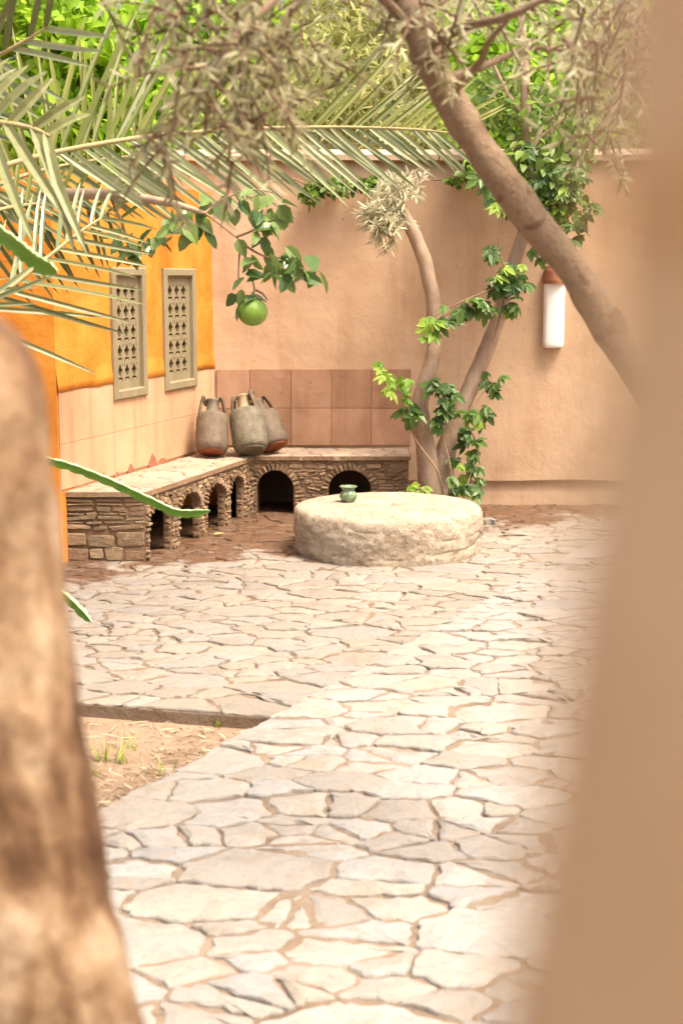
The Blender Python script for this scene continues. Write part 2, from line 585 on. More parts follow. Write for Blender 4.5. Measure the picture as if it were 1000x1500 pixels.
# ------------------------------------------------------------------ paving
def clip(poly, n, d):
    """keep points with n.p <= d"""
    out = []
    m = len(poly)
    for i in range(m):
        a, b = poly[i], poly[(i + 1) % m]
        da, db = n[0] * a[0] + n[1] * a[1] - d, n[0] * b[0] + n[1] * b[1] - d
        if da <= 0:
            out.append(a)
        if (da < 0 < db) or (db < 0 < da):
            s = da / (da - db)
            out.append((a[0] + s * (b[0] - a[0]), a[1] + s * (b[1] - a[1])))
    return out


def area(p):
    return 0.5 * sum(p[i][0] * p[(i + 1) % len(p)][1] - p[(i + 1) % len(p)][0] * p[i][1] for i in range(len(p)))


def cells(poly, sizes, rng, gap=(0.006, 0.014), holes=(), ax=1.0):
    if ax != 1.0:
        got = cells([(p[0] / ax, p[1]) for p in poly], sizes, rng, gap, [(h[0] / ax, h[1] / ax, h[2], h[3]) for h in holes])
        return [[(p[0] * ax, p[1]) for p in c] for c in got]
    return cells_(poly, sizes, rng, gap, holes)


def cells_(poly, sizes, rng, gap, holes):
    """power diagram of random seeds inside a convex polygon"""
    if area(poly) < 0:
        poly = poly[::-1]
    xs, ys = [p[0] for p in poly], [p[1] for p in poly]
    edges = []
    for i in range(len(poly)):
        a, b = poly[i], poly[(i + 1) % len(poly)]
        e = Vector((b[0] - a[0], b[1] - a[1]))
        if e.length < 1e-6:
            continue
        e.normalize()
        n = (e.y, -e.x)
        edges.append((n, n[0] * a[0] + n[1] * a[1]))
    seeds = []
    for _ in range(9000):
        x, y = rng.uniform(min(xs), max(xs)), rng.uniform(min(ys), max(ys))
        if any(n[0] * x + n[1] * y > d - 0.02 for n, d in edges):
            continue
        if any(hx0 < x < hx1 and hy0 < y < hy1 for hx0, hx1, hy0, hy1 in holes):
            continue
        r = rng.choice(sizes) * rng.uniform(0.85, 1.15)
        if all((x - s[0]) ** 2 + (y - s[1]) ** 2 > (0.92 * (r + s[2]) / 1.0) ** 2 for s in seeds):
            seeds.append((x, y, r))
    for _ in range(3500):                            # small pieces in what is left
        x, y = rng.uniform(min(xs), max(xs)), rng.uniform(min(ys), max(ys))
        if any(n[0] * x + n[1] * y > d - 0.02 for n, d in edges):
            continue
        if any(hx0 < x < hx1 and hy0 < y < hy1 for hx0, hx1, hy0, hy1 in holes):
            continue
        r = min(sizes) * 0.62
        if all((x - s[0]) ** 2 + (y - s[1]) ** 2 > (0.95 * (r + s[2])) ** 2 for s in seeds):
            seeds.append((x, y, r))
    out = []
    for i, (x, y, r) in enumerate(seeds):
        big = 0.62
        c = [(x - big, y - big), (x + big, y - big), (x + big, y + big), (x - big, y + big)]
        for n, d in edges:
            c = clip(c, n, d - 0.004)
        for hx0, hx1, hy0, hy1 in holes:
            best = min(((hx0 - x, (1, 0), hx0), (x - hx1, (-1, 0), -hx1), (hy0 - y, (0, 1), hy0), (y - hy1, (0, -1), -hy1)), key=lambda q: -q[0])
            c = clip(c, best[1], best[2])
        for j, (x2, y2, r2) in enumerate(seeds):
            if j == i:
                continue
            dx, dy = x2 - x, y2 - y
            dd = dx * dx + dy * dy
            if dd > 2.2:
                continue
            L = math.sqrt(dd)
            m = 0.5 * (dd + r * r * 1.0 - r2 * r2 * 1.0) / L
            n = (dx / L, dy / L)
            c = clip(c, n, n[0] * x + n[1] * y + m - rng.uniform(*gap))
            if len(c) < 3:
                break
        if len(c) >= 3 and area(c) > 0.0012:
            out.append(c)
    return out


def shards(cs, rng, p1=0.6, p2=0.35, gap=(0.002, 0.008), amin=0.012):
    """split polygons by skew lines, as broken flagstones are laid"""
    out = []
    todo = [(c, 0) for c in cs]
    while todo:
        c, lv = todo.pop()
        A = area(c)
        pr = p1 if lv == 0 else p2 if lv == 1 else 0.12
        if A < amin * 2 or lv > 2 or rng.random() > pr:
            out.append(c)
            continue
        cx = sum(p[0] for p in c) / len(c)
        cy = sum(p[1] for p in c) / len(c)
        # cut roughly across the longest direction
        far = max(c, key=lambda p: (p[0] - cx) ** 2 + (p[1] - cy) ** 2)
        an = math.atan2(far[1] - cy, far[0] - cx) + rng.gauss(0, 0.55)
        n = (math.cos(an), math.sin(an))
        off = rng.uniform(-0.32, 0.32) * math.sqrt(A)
        d = n[0] * cx + n[1] * cy + off
        g2 = rng.uniform(*gap)
        a = clip(c, n, d - g2)
        b = clip(c, (-n[0], -n[1]), -d - g2)
        for q in (a, b):
            if len(q) >= 3 and abs(area(q)) > 0.0012:
                todo.append((q, lv + 1))
    return out


def slab_mesh(name, poly, mat, rng, thick=0.04, step=0.03, jit=0.0105, tilt=0.004, chamfer=0.0035):
    cx = sum(p[0] for p in poly) / len(poly)
    cy = sum(p[1] for p in poly) / len(poly)
    ring = []
    n = len(poly)
    for i in range(n):
        a, b = poly[i], poly[(i + 1) % n]
        pr = poly[i - 1]
        L = math.hypot(b[0] - a[0], b[1] - a[1])
        if L < 0.004:
            continue
        Lp = math.hypot(a[0] - pr[0], a[1] - pr[1])
        k = min(0.018, 0.25 * L) * rng.uniform(0.2, 1.0)
        kp = min(0.018, 0.25 * Lp) * rng.uniform(0.2, 1.0)
        if Lp > 0.004:
            ring.append((a[0] + (pr[0] - a[0]) * kp / Lp, a[1] + (pr[1] - a[1]) * kp / Lp))
        ring.append((a[0] + (b[0] - a[0]) * k / L, a[1] + (b[1] - a[1]) * k / L))
        ns = min(8, int(L / step))
        bow = rng.uniform(-0.010, 0.004)
        for q in range(1, ns):
            s = q / ns
            j = rng.uniform(-jit, jit * 0.5) + bow * math.sin(math.pi * s)
            nx, ny = (b[1] - a[1]) / L, -(b[0] - a[0]) / L
            ring.append((a[0] + (b[0] - a[0]) * s + nx * j, a[1] + (b[1] - a[1]) * s + ny * j))
    m = len(ring)
    tx, ty, dz = rng.uniform(-tilt, tilt) * 4, rng.uniform(-tilt, tilt) * 4, rng.uniform(-tilt, tilt)
    vs_ = []
    size = math.sqrt(abs(area(poly)))
    for (x, y) in ring:
        d = math.hypot(x - cx, y - cy) + 1e-6
        f = max(0.5, 1 - chamfer * rng.uniform(0.7, 1.6) / d)
        X, Y = (x - cx) * f, (y - cy) * f
        vs_.append((X, Y, dz + tx * X + ty * Y - rng.uniform(0.001, 0.0055)))
    for (x, y) in ring:
        X, Y = x - cx, y - cy
        vs_.append((X, Y, dz + tx * X + ty * Y - 0.004 - chamfer * rng.uniform(0.7, 1.5)))
    for (x, y) in ring:
        vs_.append((x - cx, y - cy, -thick))
    mid = []
    for (x, y) in ring:
        X, Y = (x - cx) * 0.55, (y - cy) * 0.55
        mid.append((X, Y, dz + tx * X + ty * Y + 0.0015 + 0.004 * mnoise.noise(Vector((x * 9, y * 9, 1.3)))))
    vs_ += mid
    vs_.append((0, 0, dz + 0.002))
    fs = []
    for i in range(m):
        j = (i + 1) % m
        fs.append((m + i, m + j, j, i))
        fs.append((2 * m + i, 2 * m + j, m + j, m + i))
        fs.append((i, j, 3 * m + j, 3 * m + i))
        fs.append((3 * m + i, 3 * m + j, 4 * m))
    me = bpy.data.meshes.new(name)
    me.from_pydata(vs_, [], fs)
    me.materials.append(mat)
    return me, (cx, cy)


def sand_sheet(poly, z, mat, parent, amp=0.005, step=0.02, seed=0.0, name='joint_sand'):
    """uneven sand that fills the joints and laps over stone edges here and there"""
    if area(poly) < 0:
        poly = poly[::-1]
    xs_, ys_ = [p[0] for p in poly], [p[1] for p in poly]
    nx, ny = int((max(xs_) - min(xs_)) / step) + 1, int((max(ys_) - min(ys_)) / step) + 1
    gx, gy = min(xs_) + np.arange(nx + 1) * step, min(ys_) + np.arange(ny + 1) * step
    X, Y = np.meshgrid(gx, gy)
    ok = np.ones_like(X, bool)
    for i in range(len(poly)):
        a, b = poly[i], poly[(i + 1) % len(poly)]
        ok &= ((b[0] - a[0]) * (Y - a[1]) - (b[1] - a[1]) * (X - a[0])) > 0
    cell = ok[:-1, :-1] & ok[1:, :-1] & ok[:-1, 1:] & ok[1:, 1:]
    used = np.zeros_like(ok)
    used[:-1, :-1] |= cell
    used[1:, :-1] |= cell
    used[:-1, 1:] |= cell
    used[1:, 1:] |= cell
    idx = -np.ones(X.shape, int)
    idx[used] = np.arange(used.sum())
    V = []
    for x_, y_ in zip(X[used], Y[used]):
        h = mnoise.noise(Vector((x_ * 4, y_ * 4, seed))) * 0.9 + mnoise.noise(Vector((x_ * 13, y_ * 13, seed + 3))) * 0.8 + mnoise.noise(Vector((x_ * 30, y_ * 30, seed + 9))) * 0.5
        V.append((x_, y_, z + amp * h))
    jj, ii = np.nonzero(cell)
    F = np.stack([idx[jj, ii], idx[jj, ii + 1], idx[jj + 1, ii + 1], idx[jj + 1, ii]], 1)
    me = bpy.data.meshes.new(name)
    me.from_pydata(V, [], F.tolist())
    me.materials.append(mat)
    me.shade_smooth()
    return add_object(name, me, parent)


def join_meshes(name, items, mat, parent):
    """one mesh out of many small pieces: (mesh, location)"""
    mm = MB()
    for me, loc in items:
        mm.add([v.co + Vector(loc) for v in me.vertices], [tuple(p.vertices) for p in me.polygons])
        bpy.data.meshes.remove(me)
    o_ = mm.build(name, mat, parent)
    o_['kind'] = 'stuff'
    return o_


def lay(items, mat, parent, limit=295):
    items.sort(key=lambda q: -q[2])
    for me, loc, _ in items[:limit]:
        add_object('flagstone', me, parent).location = loc
    if len(items) > limit:
        join_meshes('small_flagstones', [(a, b) for a, b, _ in items[limit:]], mat, parent)


rng = random.Random(11)

# the ground, one sheet
mb = MB()
mb.add([(-150, -150, -0.06), (150, -150, -0.06), (150, 150, -0.06), (-150, 150, -0.06)], [(0, 1, 2, 3)])
ground = mb.build('ground', M['soil'])
tag(ground, kind='structure')


def inter(p, d, q, e):
    """p + s d meets q + t e"""
    den = d.x * e.y - d.y * e.x
    s = ((q.x - p.x) * e.y - (q.y - p.y) * e.x) / den
    return p + d * s


# court paving bed: bounded by bed edge (front), path edge (right), walls
bl = inter(BEDA, BD, Vector((-3.2, 0)), Vector((0, 1)))
br = inter(BEDA, BD, PA, PD)
tr_ = inter(Vector((0, YB + 0.1)), Vector((1, 0)), PA, PD)
court_poly = [tuple(bl), tuple(br), tuple(tr_), (-3.2, YB + 0.1)]
mb = MB()
mb.prism(court_poly, -0.20, -0.014)
court = tag(mb.build('court_pavement', M['joint']), kind='structure')
stone_poly = [(-2.35, (BEDA + BD * ((-2.35 - BEDA.x) / BD.x)).y), tuple(br), tuple(inter(Vector((0, YB - 0.02)), Vector((1, 0)), PA, PD)), (-2.35, YB - 0.02)]
pit = (0.42, 1.02, 9.35, 9.95)
sand_sheet(stone_poly, -0.0085, M['joint'], court, 0.006, 0.02, 1.0)
# leave out what lies below the bench and the house
laid = []
for c in shards(cells(stone_poly, [0.05, 0.075, 0.10, 0.125], rng, (0.001, 0.0045), holes=(pit,), ax=1.7), rng, 0.45, 0.3, (0.0008, 0.004)):
    cx = sum(p[0] for p in c) / len(c)
    cy = sum(p[1] for p in c) / len(c)
    q = Vector((cx, cy, 0)) - HOUSE
    if cy > YBB + 0.12 and cx < BX1 - 0.05:
        continue
    fl = BF1 - BF0
    sidev = (cx - BF0.x) * fl.y - (cy - BF0.y) * fl.x
    if sidev < -0.12 and cy > BF0.y + 0.1:
        continue
    if cx < HOUSE.x and cy > HOUSE.y + 0.1:
        continue
    if cx < -0.30 * cy - 0.1:
        continue
    me, (x, y) = slab_mesh('flagstone', c, M['plaza'], rng, tilt=0.004)
    laid.append((me, (x, y, 0.001), abs(area(c)) / y ** 3))
lay(laid, M['plaza'], court)
print('court stones', len(laid))

# path, laid a little higher
PW = 2.15
p0, p1 = PA - PD * 4.6, PA + PD * 6.9
path_poly = [tuple(p0), tuple(p0 + PN * PW), tuple(p1 + PN * PW), tuple(p1)]
mb = MB()
mb.prism(path_poly, -0.20, 0.016)
path = tag(mb.build('path', M['path_joint']), kind='structure')
q0, q1 = PA - PD * 2.9, PA + PD * 6.4
sand_sheet([tuple(q0), tuple(q0 + PN * PW), tuple(q1 + PN * PW), tuple(q1)], 0.0240, M['path_joint'], path, 0.007, 0.02, 5.0)
laid = []
for c in shards(cells([tuple(q0), tuple(q0 + PN * PW), tuple(q1 + PN * PW), tuple(q1)], [0.045, 0.07, 0.095, 0.12], rng, gap=(0.001, 0.005), ax=1.65), rng, 0.45, 0.3, (0.0008, 0.004)):
    cx = sum(p[0] for p in c) / len(c)
    cy = sum(p[1] for p in c) / len(c)
    if cy < 2.2 or abs(cx) > 0.31 * cy + 0.15:
        continue
    me, (x, y) = slab_mesh('flagstone', c, M['path'], rng, tilt=0.005)
    laid.append((me, (x, y, 0.034), abs(area(c)) / y ** 3))
lay(laid, M['path'], path)
print('path stones', len(laid))

# tree pit kerb
pitr = tag(empty('tree_pit_kerb', (0, 0, 0)), 'low stone kerb around the tree behind the millstone', 'kerb')
for (x0, x1, y0, y1) in ((pit[0], pit[0] + 0.32, pit[2], pit[2] + 0.07), (pit[0] + 0.33, pit[1], pit[2], pit[2] + 0.07),
                         (pit[1] - 0.07, pit[1], pit[2] + 0.075, pit[3] - 0.2), (pit[0], pit[0] + 0.07, pit[2] + 0.075, pit[3] - 0.25)):
    me, (x, y) = slab_mesh('kerb_stone', [(x0, y0), (x1, y0), (x1, y1), (x0, y1)], M['plaza'], rng, thick=0.08)
    o = add_object('kerb_stone', me, pitr)
    o.location = (x, y, 0.035)

# ------------------------------------------------------------------ rear garden wall
wall = tag(empty('garden_wall', (1.4, YB, 0)), 'tan adobe wall closing the court behind the tree', 'wall')


def wavy_wall(x0, x1, z0, z1, y0, y1, dx=0.12, amp=0.012, skip=None):
    m = MB()
    zl = [z0, 0.08, 0.160, 0.168, 0.176, 0.28, BH - 0.02] + list(np.linspace(BH - 0.02, z1, int((z1 - BH) / dx) + 1))[1:]
    nx, nz = int((x1 - x0) / dx) + 1, len(zl) - 1
    vs_, fs = [], []
    for k in range(nz + 1):
        for i in range(nx + 1):
            x, z = x0 + (x1 - x0) * i / nx, zl[k]
            y = y0 + amp * mnoise.noise(Vector((x * 1.3, 4.0, z * 1.3))) + (0.016 if z < 0.165 else 0.0)
            if 0.15 < z < 0.18:
                z += 0.008 * mnoise.noise(Vector((x * 2.1, 0, 0)))
            vs_.append((x, y, z))
    for k in range(nz):
        for i in range(nx):
            a = k * (nx + 1) + i
            if skip and vs_[a + 1][0] <= skip and vs_[a + nx + 1][2] < BH - 0.015:
                continue
            fs.append((a, a + 1, a + nx + 2, a + nx + 1))
    m.add(vs_, fs)
    top = [(nz) * (nx + 1) + i for i in range(nx + 1)]
    b = len(m.v)
    m.v.extend([(x0, y1, z1), (x1, y1, z1), (x0, y1, z0), (x1, y1, z0)])
    m.f.append(tuple(top) + (b + 1, b))
    m.f.append((b, b + 1, b + 3, b + 2))
    m.f.append(tuple(k * (nx + 1) for k in range(nz, -1, -1)) + (b + 2, b))
    m.f.append(tuple(k * (nx + 1) + nx for k in range(nz + 1)) + (b + 1, b + 3))
    return m


ZT = 2.42
# above the bench; below, open to the box added to darken the niches
wavy_wall(CORNER.x - 0.35 - 1.4, 3.4, -0.05, ZT, 0.0, 0.4, skip=BX1 - 1.4).build('wall_body', M['back_wall'], wall, smooth=True)
# coping stones
x = CORNER.x - 0.36
while x < 4.6:
    L = rng.uniform(0.5, 0.9)
    m = MB()
    w0, w1, h = -0.05 - rng.uniform(0, 0.015), 0.46, 0.06 + rng.uniform(0, 0.02)
    prof = [(w0, 0.0), (w0 - 0.004, h * 0.55), (w0 + 0.04, h), (0.2, h + 0.03), (w1 - 0.04, h), (w1, h * 0.5), (w1, 0.0)]
    n = len(prof)
    a, b = x + 0.004, x + L - 0.004
    m.add([(a, p[0], p[1]) for p in prof] + [(b, p[0], p[1] + rng.uniform(-0.004, 0.004)) for p in prof],
          [tuple(range(n)), tuple(range(2 * n - 1, n - 1, -1))] + [(i, n + i, n + (i + 1) % n, (i + 1) % n) for i in range(n)])
    o = m.build('coping_stone', M['coping'], wall)
    o.location = (-1.4, 0, ZT - 0.002)
    x += L


def panel_mesh(name, w, h, mat, rng, proud=0.006, jit=0.004, ch=0.004):
    """a slightly uneven tile, front towards -y, lower corner at the origin"""
    pts = []
    for (ax, az, bx, bz) in ((0, 0, w, 0), (w, 0, w, h), (w, h, 0, h), (0, h, 0, 0)):
        for q in range(4):
            s = q / 4
            jx, jz = rng.uniform(-jit, jit * 0.3), rng.uniform(-jit, jit * 0.3)
            sx = ax + (bx - ax) * s
            sz = az + (bz - az) * s
            if az == bz:
                sz += jz if az == h else -jz
            else:
                sx += jx if ax == w else -jx
            pts.append((sx, sz))
    n = len(pts)
    cx, cz = w / 2, h / 2
    v = [(p[0], 0.004, p[1]) for p in pts] + [(p[0], -proud * 0.5, p[1]) for p in pts]
    v += [(cx + (p[0] - cx) * (1 - ch / w), -proud, cz + (p[1] - cz) * (1 - ch / h)) for p in pts]
    f = []
    for i in range(n):
        j = (i + 1) % n
        f.append((i, j, n + j, n + i))
        f.append((n + i, n + j, 2 * n + j, 2 * n + i))
    f.append(tuple(range(2 * n, 3 * n)))
    me = bpy.data.meshes.new(name)
    me.from_pydata(v, [], f)
    me.materials.append(mat)
    return me


m = MB()
xa, xb, ya, yb, za, zb = CORNER.x + 0.05 - 1.4, BX1 - 1.4, -0.06, 1.1, -0.08, BH - 0.03
m.add([(xa, ya, za), (xb, ya, za), (xb, yb, za), (xa, yb, za), (xa, ya, zb), (xb, ya, zb), (xb, yb, zb), (xa, yb, zb)],
      [(1, 2, 6, 5), (2, 3, 7, 6), (3, 0, 4, 7), (4, 5, 6, 7)])
m.build('niche_dark_box', M['mortar'], wall)  # unseen deep box added behind the wall so the niches go dark
tz = [BH + 0.015, P(400, 598, YB).z, P(400, 541, YB).z]
txs = [P(q, 600, YB).x for q in (318, 366, 426, 485, 543, 601)]
for r in range(2):
    for i in range(5):
        w, h = txs[i + 1] - txs[i] - 0.0015, tz[r + 1] - tz[r] - 0.0015
        o = add_object('wall_tile', panel_mesh('wall_tile', w, h, M['tile'], rng, 0.010 + rng.uniform(0, 0.003), 0.0008, 0.002), wall)
        o.location = (txs[i] + 0.003 - 1.4, -0.004, tz[r] + 0.003)

# white wall light with a terracotta cap
lx, lz0, lz1 = P(810, 450, YB).x, P(810, 509, YB).z, P(810, 415, YB).z
light = tag(empty('wall_light', (lx, YB - 0.012, lz0)), 'white half-round plaster wall light under a terracotta cap on the tan wall', 'wall light')
m = MB()
hw, hh = 0.073, lz1 - lz0
vs_, fs = [], []
nk = 14
levels = [(0.0, 0.80), (0.006, 0.90), (0.018, 0.97), (0.04, 1.0), (hh, 1.0)]
for (z, s) in levels:
    for k in range(nk + 1):
        a = math.pi * k / nk
        vs_.append((hw * s * math.cos(a), -0.07 * s * math.sin(a) ** 0.35 if 0 < k < nk else 0.01, z))
for i in range(len(levels) - 1):
    for k in range(nk):
        a = i * (nk + 1) + k
        fs.append((a, a + nk + 1, a + nk + 2, a + 1))
fs.append(tuple(range(nk + 1)))
fs.append(tuple((len(levels) - 1) * (nk + 1) + k for k in range(nk, -1, -1)))
m.add(vs_, fs)
m.build('shade', M['white'], light, smooth=False)
m = MB()
vs_, fs = [], []
levels = [(hh - 0.004, 1.12), (hh + 0.02, 1.16), (hh + 0.085, 1.02), (hh + 0.12, 0.8)]
for (z, s) in levels:
    for k in range(nk + 1):
        a = math.pi * k / nk
        vs_.append((hw * s * math.cos(a), -0.095 * s * math.sin(a) if 0 < k < nk else 0.01, z))
for i in range(len(levels) - 1):
    for k in range(nk):
        a = i * (nk + 1) + k
        fs.append((a, a + nk + 1, a + nk + 2, a + 1))
fs.append(tuple(range(nk + 1)))
fs.append(tuple((len(levels) - 1) * (nk + 1) + k for k in range(nk, -1, -1)))
m.add(vs_, fs)
m.build('cap', M['terracotta'], light)

# ------------------------------------------------------------------ orange house
house = tag(empty('house', HOUSE, LRZ), 'orange limewashed house with two carved window screens beside the stone bench', 'house')
HH = 2.2


def on_wall_t(px, py):
    """distance along the house wall of a place in the photograph"""
    d = ray(px, py)
    # HOUSE + LU t  =  s d (in plan)
    den = LU.x * d.y - LU.y * d.x
    t = (-HOUSE.x * d.y + HOUSE.y * d.x) / den
    return t


def on_wall_z(px, py):
    t = on_wall_t(px, py)
    p = HOUSE + LU * t
    return P(px, py, p.y).z


wins = []
for (xl, xr, yt, ybm) in ((162, 211, 390, 579), (238, 284, 391, 571)):
    ym = (yt + ybm) / 2
    wins.append((on_wall_t(xl, ym), on_wall_t(xr, ym)))
WZ0, WZ1 = (on_wall_z(188, 580) + on_wall_z(262, 572)) / 2, (on_wall_z(188, 392) + on_wall_z(262, 393)) / 2
print('windows', wins, WZ0, WZ1, 'LLEN', LLEN, 'HOUSE', HOUSE, 'CORNER', CORNER, 'bench', BF0, BF1, BX1)

# wall body in the house frame: x along the wall, -y out of the wall; with two real openings
xs = [-0.0, wins[0][0] + 0.04, wins[0][1] - 0.04, wins[1][0] + 0.04, wins[1][1] - 0.04, LLEN + 0.02]
zs = [BH - 0.03, WZ0 + 0.04, WZ1 - 0.04, HH]
m = MB()


def sub_face(m, x0, x1, z0, z1, y, step=0.08):
    nx, nz = max(1, int((x1 - x0) / step)), max(1, int((z1 - z0) / step))
    v, f = [], []
    for k in range(nz + 1):
        for i in range(nx + 1):
            xx, zz = x0 + (x1 - x0) * i / nx, z0 + (z1 - z0) * k / nz
            edge = (i in (0, nx)) or (k in (0, nz))
            v.append((xx, y + (0 if edge else 0.006 * mnoise.noise(Vector((xx * 3, zz * 3, 7)))), zz))
    for k in range(nz):
        for i in range(nx):
            a = k * (nx + 1) + i
            f.append((a, a + 1, a + nx + 2, a + nx + 1))
    m.add(v, f)


sub_face(m, 0.0, 0.08, -0.1, BH - 0.03, 0.0)
for i in range(5):
    for k in range(3):
        if i in (1, 3) and k == 1:
            x0, x1, z0, z1 = xs[i], xs[i + 1], zs[k], zs[k + 1]
            d = 0.28
            m.add([(x0, 0, z0), (x1, 0, z0), (x1, 0, z1), (x0, 0, z1), (x0, d, z0), (x1, d, z0), (x1, d, z1), (x0, d, z1)],
                  [(0, 1, 5, 4), (1, 2, 6, 5), (2, 3, 7, 6), (3, 0, 4, 7)])
            continue
        sub_face(m, xs[i], xs[i + 1], zs[k], zs[k + 1], 0.0)
# the return to the side, the rear and the top
ret = Matrix.Rotation(-LRZ, 3, 'Z') @ Vector((-3.0, 0.25, 0))
retn = Vector((ret.x, ret.y, 0))
a0, a1 = Vector((0, 0, 0)), Vector((retn.x, retn.y, 0))
b0, b1 = Vector((LLEN + 0.02, 0, 0)), Vector((LLEN + retn.x * 1.0, retn.y + 0.8, 0))
nsg, nz = 24, 24
v, f = [], []
for k in range(nz + 1):
    for i in range(nsg + 1):
        p = a0.lerp(a1, i / nsg)
        v.append((p.x, p.y, -0.1 + (HH + 0.1) * k / nz))
for k in range(nz):
    for i in range(nsg):
        a = k * (nsg + 1) + i
        f.append((a + 1, a, a + nsg + 1, a + nsg + 2))
m.add(v, f)
m.add([(a0.x, a0.y, HH), (b0.x, b0.y, HH), (b1.x, b1.y, HH), (a1.x, a1.y, HH), (b0.x, b0.y, -0.1), (b1.x, b1.y, -0.1), (a1.x, a1.y, -0.1)],
      [(0, 1, 2, 3), (1, 4, 5, 2), (2, 5, 6, 3)])
m.build('wall', M['orange'], house)

# pink plaster panels of the lower wall
ZP = on_wall_z(200, 556)
zj = on_wall_z(190, 628)
cuts = [0.012, 0.30, wins[0][0] + 0.01, wins[0][1] - 0.01, wins[1][0] + 0.01, wins[1][1] - 0.01, LLEN - 0.002]
for r in range(2):
    for i in range(6):
        z0, z1 = ((BH + 0.012, zj), (zj, ZP))[r]
        if r == 1 and i in (2, 4):
            z1 = WZ0 + 0.02
        w, h = cuts[i + 1] - cuts[i] - 0.0002, z1 - z0 - 0.0015
        o = add_object('plaster_panel', panel_mesh('plaster_panel', w, h, M['pink'], rng, 0.008, 0.0002, 0.0006), house)
        o.location = (cuts[i] + 0.0003, 0.001, z0 + 0.001)

m = MB()
m.add([(0.01, -0.0015, BH), (LLEN, -0.0015, BH), (LLEN, -0.0015, WZ0 + 0.03), (0.01, -0.0015, WZ0 + 0.03)], [(0, 1, 2, 3)])
m.build('plaster_bed', M['pink'], house)
# thin orange coat above, with a lip
def lip(x0, x1):
    m = MB()
    n = max(4, int((x1 - x0) / 0.05))
    v = []
    for i in range(n + 1):
        xx = x0 + (x1 - x0) * i / n
        zz = ZP - 0.008 + 0.014 * mnoise.noise(Vector((xx * 5, 2.2, 0)))
        v += [(xx, 0.002, zz), (xx, -0.012, zz + 0.006), (xx, -0.010, zz + 0.05), (xx, 0.003, zz + 0.16)]
    f = []
    for i in range(n):
        for q in range(3):
            a = i * 4 + q
            f.append((a, a + 4, a + 5, a + 1))
    m.add(v, f)
    m.build('plaster_lip', M['orange'], house, smooth=True)


lip(0.0, wins[0][0] + 0.02)
lip(wins[0][1] - 0.02, wins[1][0] + 0.02)
lip(wins[1][1] - 0.02, LLEN)

# worn red patches just above the bench: low pointed tile shards bedded in the plaster
for px, hgt, wid in ((150, 0.04, 0.10), (190, 0.05, 0.09), (222, 0.075, 0.14), (236, 0.03, 0.16), (170, 0.02, 0.08)):
    t0 = on_wall_t(px, 690 - (px - 150) * 0.25)
    m = MB()
    nq = 13
    v = [(t0 + wid * (q / (nq - 1) - 0.5) + rng.uniform(-0.003, 0.003), -0.0085, BH + 0.006 + hgt * max(0, 1 - abs(2 * q / (nq - 1) - 1) ** 1.5) + rng.uniform(0, 0.003)) for q in range(nq)]
    v += [(a[0], -0.0095, BH - 0.01) for a in v]
    v += [(a[0], 0.0, a[2]) for a in v[:nq]]
    f = [(nq + i, nq + i + 1, i + 1, i) for i in range(nq - 1)] + [(i, i + 1, 2 * nq + i + 1, 2 * nq + i) for i in range(nq - 1)]
    m.add(v, f)
    m.build('tile_shard', M['terracotta'], house)


# carved screens
def screen_mesh(w, h):
    cw, ch, mx, mz = 12, 20, 5, 8
    nx = 3 * cw + 2 * mx
    nz = 5 * ch + 2 * mz
    solid = np.ones((nz, nx), bool)
    for r in range(5):
        for c in range(3):
            for k in range(ch):
                for i in range(cw):
                    xx, zz = i + 0.5, k + 0.5        # zz from the top of the motif
                    hole = False
                    if 2 <= zz < 14.5:
                        hwid = 0.5 + 3.6 * (zz - 2) / 6.5 if zz < 8.5 else 4.1 - 3.6 * (zz - 8.5) / 6.0
                        hole |= abs(xx - 6) < hwid
                    if 1 <= zz < 4.5:
                        hole |= abs(xx - 1.4) < 0.8 or abs(xx - 10.6) < 0.8
                    if 15.6 <= zz < 19:
                        hole |= abs(xx - 2.5) < 1.0 or abs(xx - 9.5) < 1.0
                    if 15.4 <= zz < 16.6:
                        hole |= 2.5 < xx < 9.5
                    if hole:
                        solid[mz + r * ch + k, mx + c * cw + i] = False
    m = MB()
    dx, dz, th = w / nx, h / nz, 0.018
    for k in range(nz):
        i = 0
        z1, z0 = h - k * dz, h - (k + 1) * dz
        while i < nx:
            if not solid[k, i]:
                i += 1
                continue
            j = i
            while j < nx and solid[k, j]:
                j += 1
            m.add([(i * dx, 0, z0), (j * dx, 0, z0), (j * dx, 0, z1), (i * dx, 0, z1)], [(0, 1, 2, 3)])
            if i > 0:
                m.add([(i * dx, 0, z0), (i * dx, 0, z1), (i * dx, th, z1), (i * dx, th, z0)], [(0, 1, 2, 3)])
            if j < nx:
                m.add([(j * dx, 0, z0), (j * dx, 0, z1), (j * dx, th, z1), (j * dx, th, z0)], [(3, 2, 1, 0)])
            i = j
    for k in range(1, nz):
        for i in range(nx):
            if solid[k, i] != solid[k - 1, i]:
                z = h - k * dz
                m.add([(i * dx, 0, z), ((i + 1) * dx, 0, z), ((i + 1) * dx, th, z), (i * dx, th, z)], [(0, 1, 2, 3)])
    return m.mesh('screen', M['wood'])


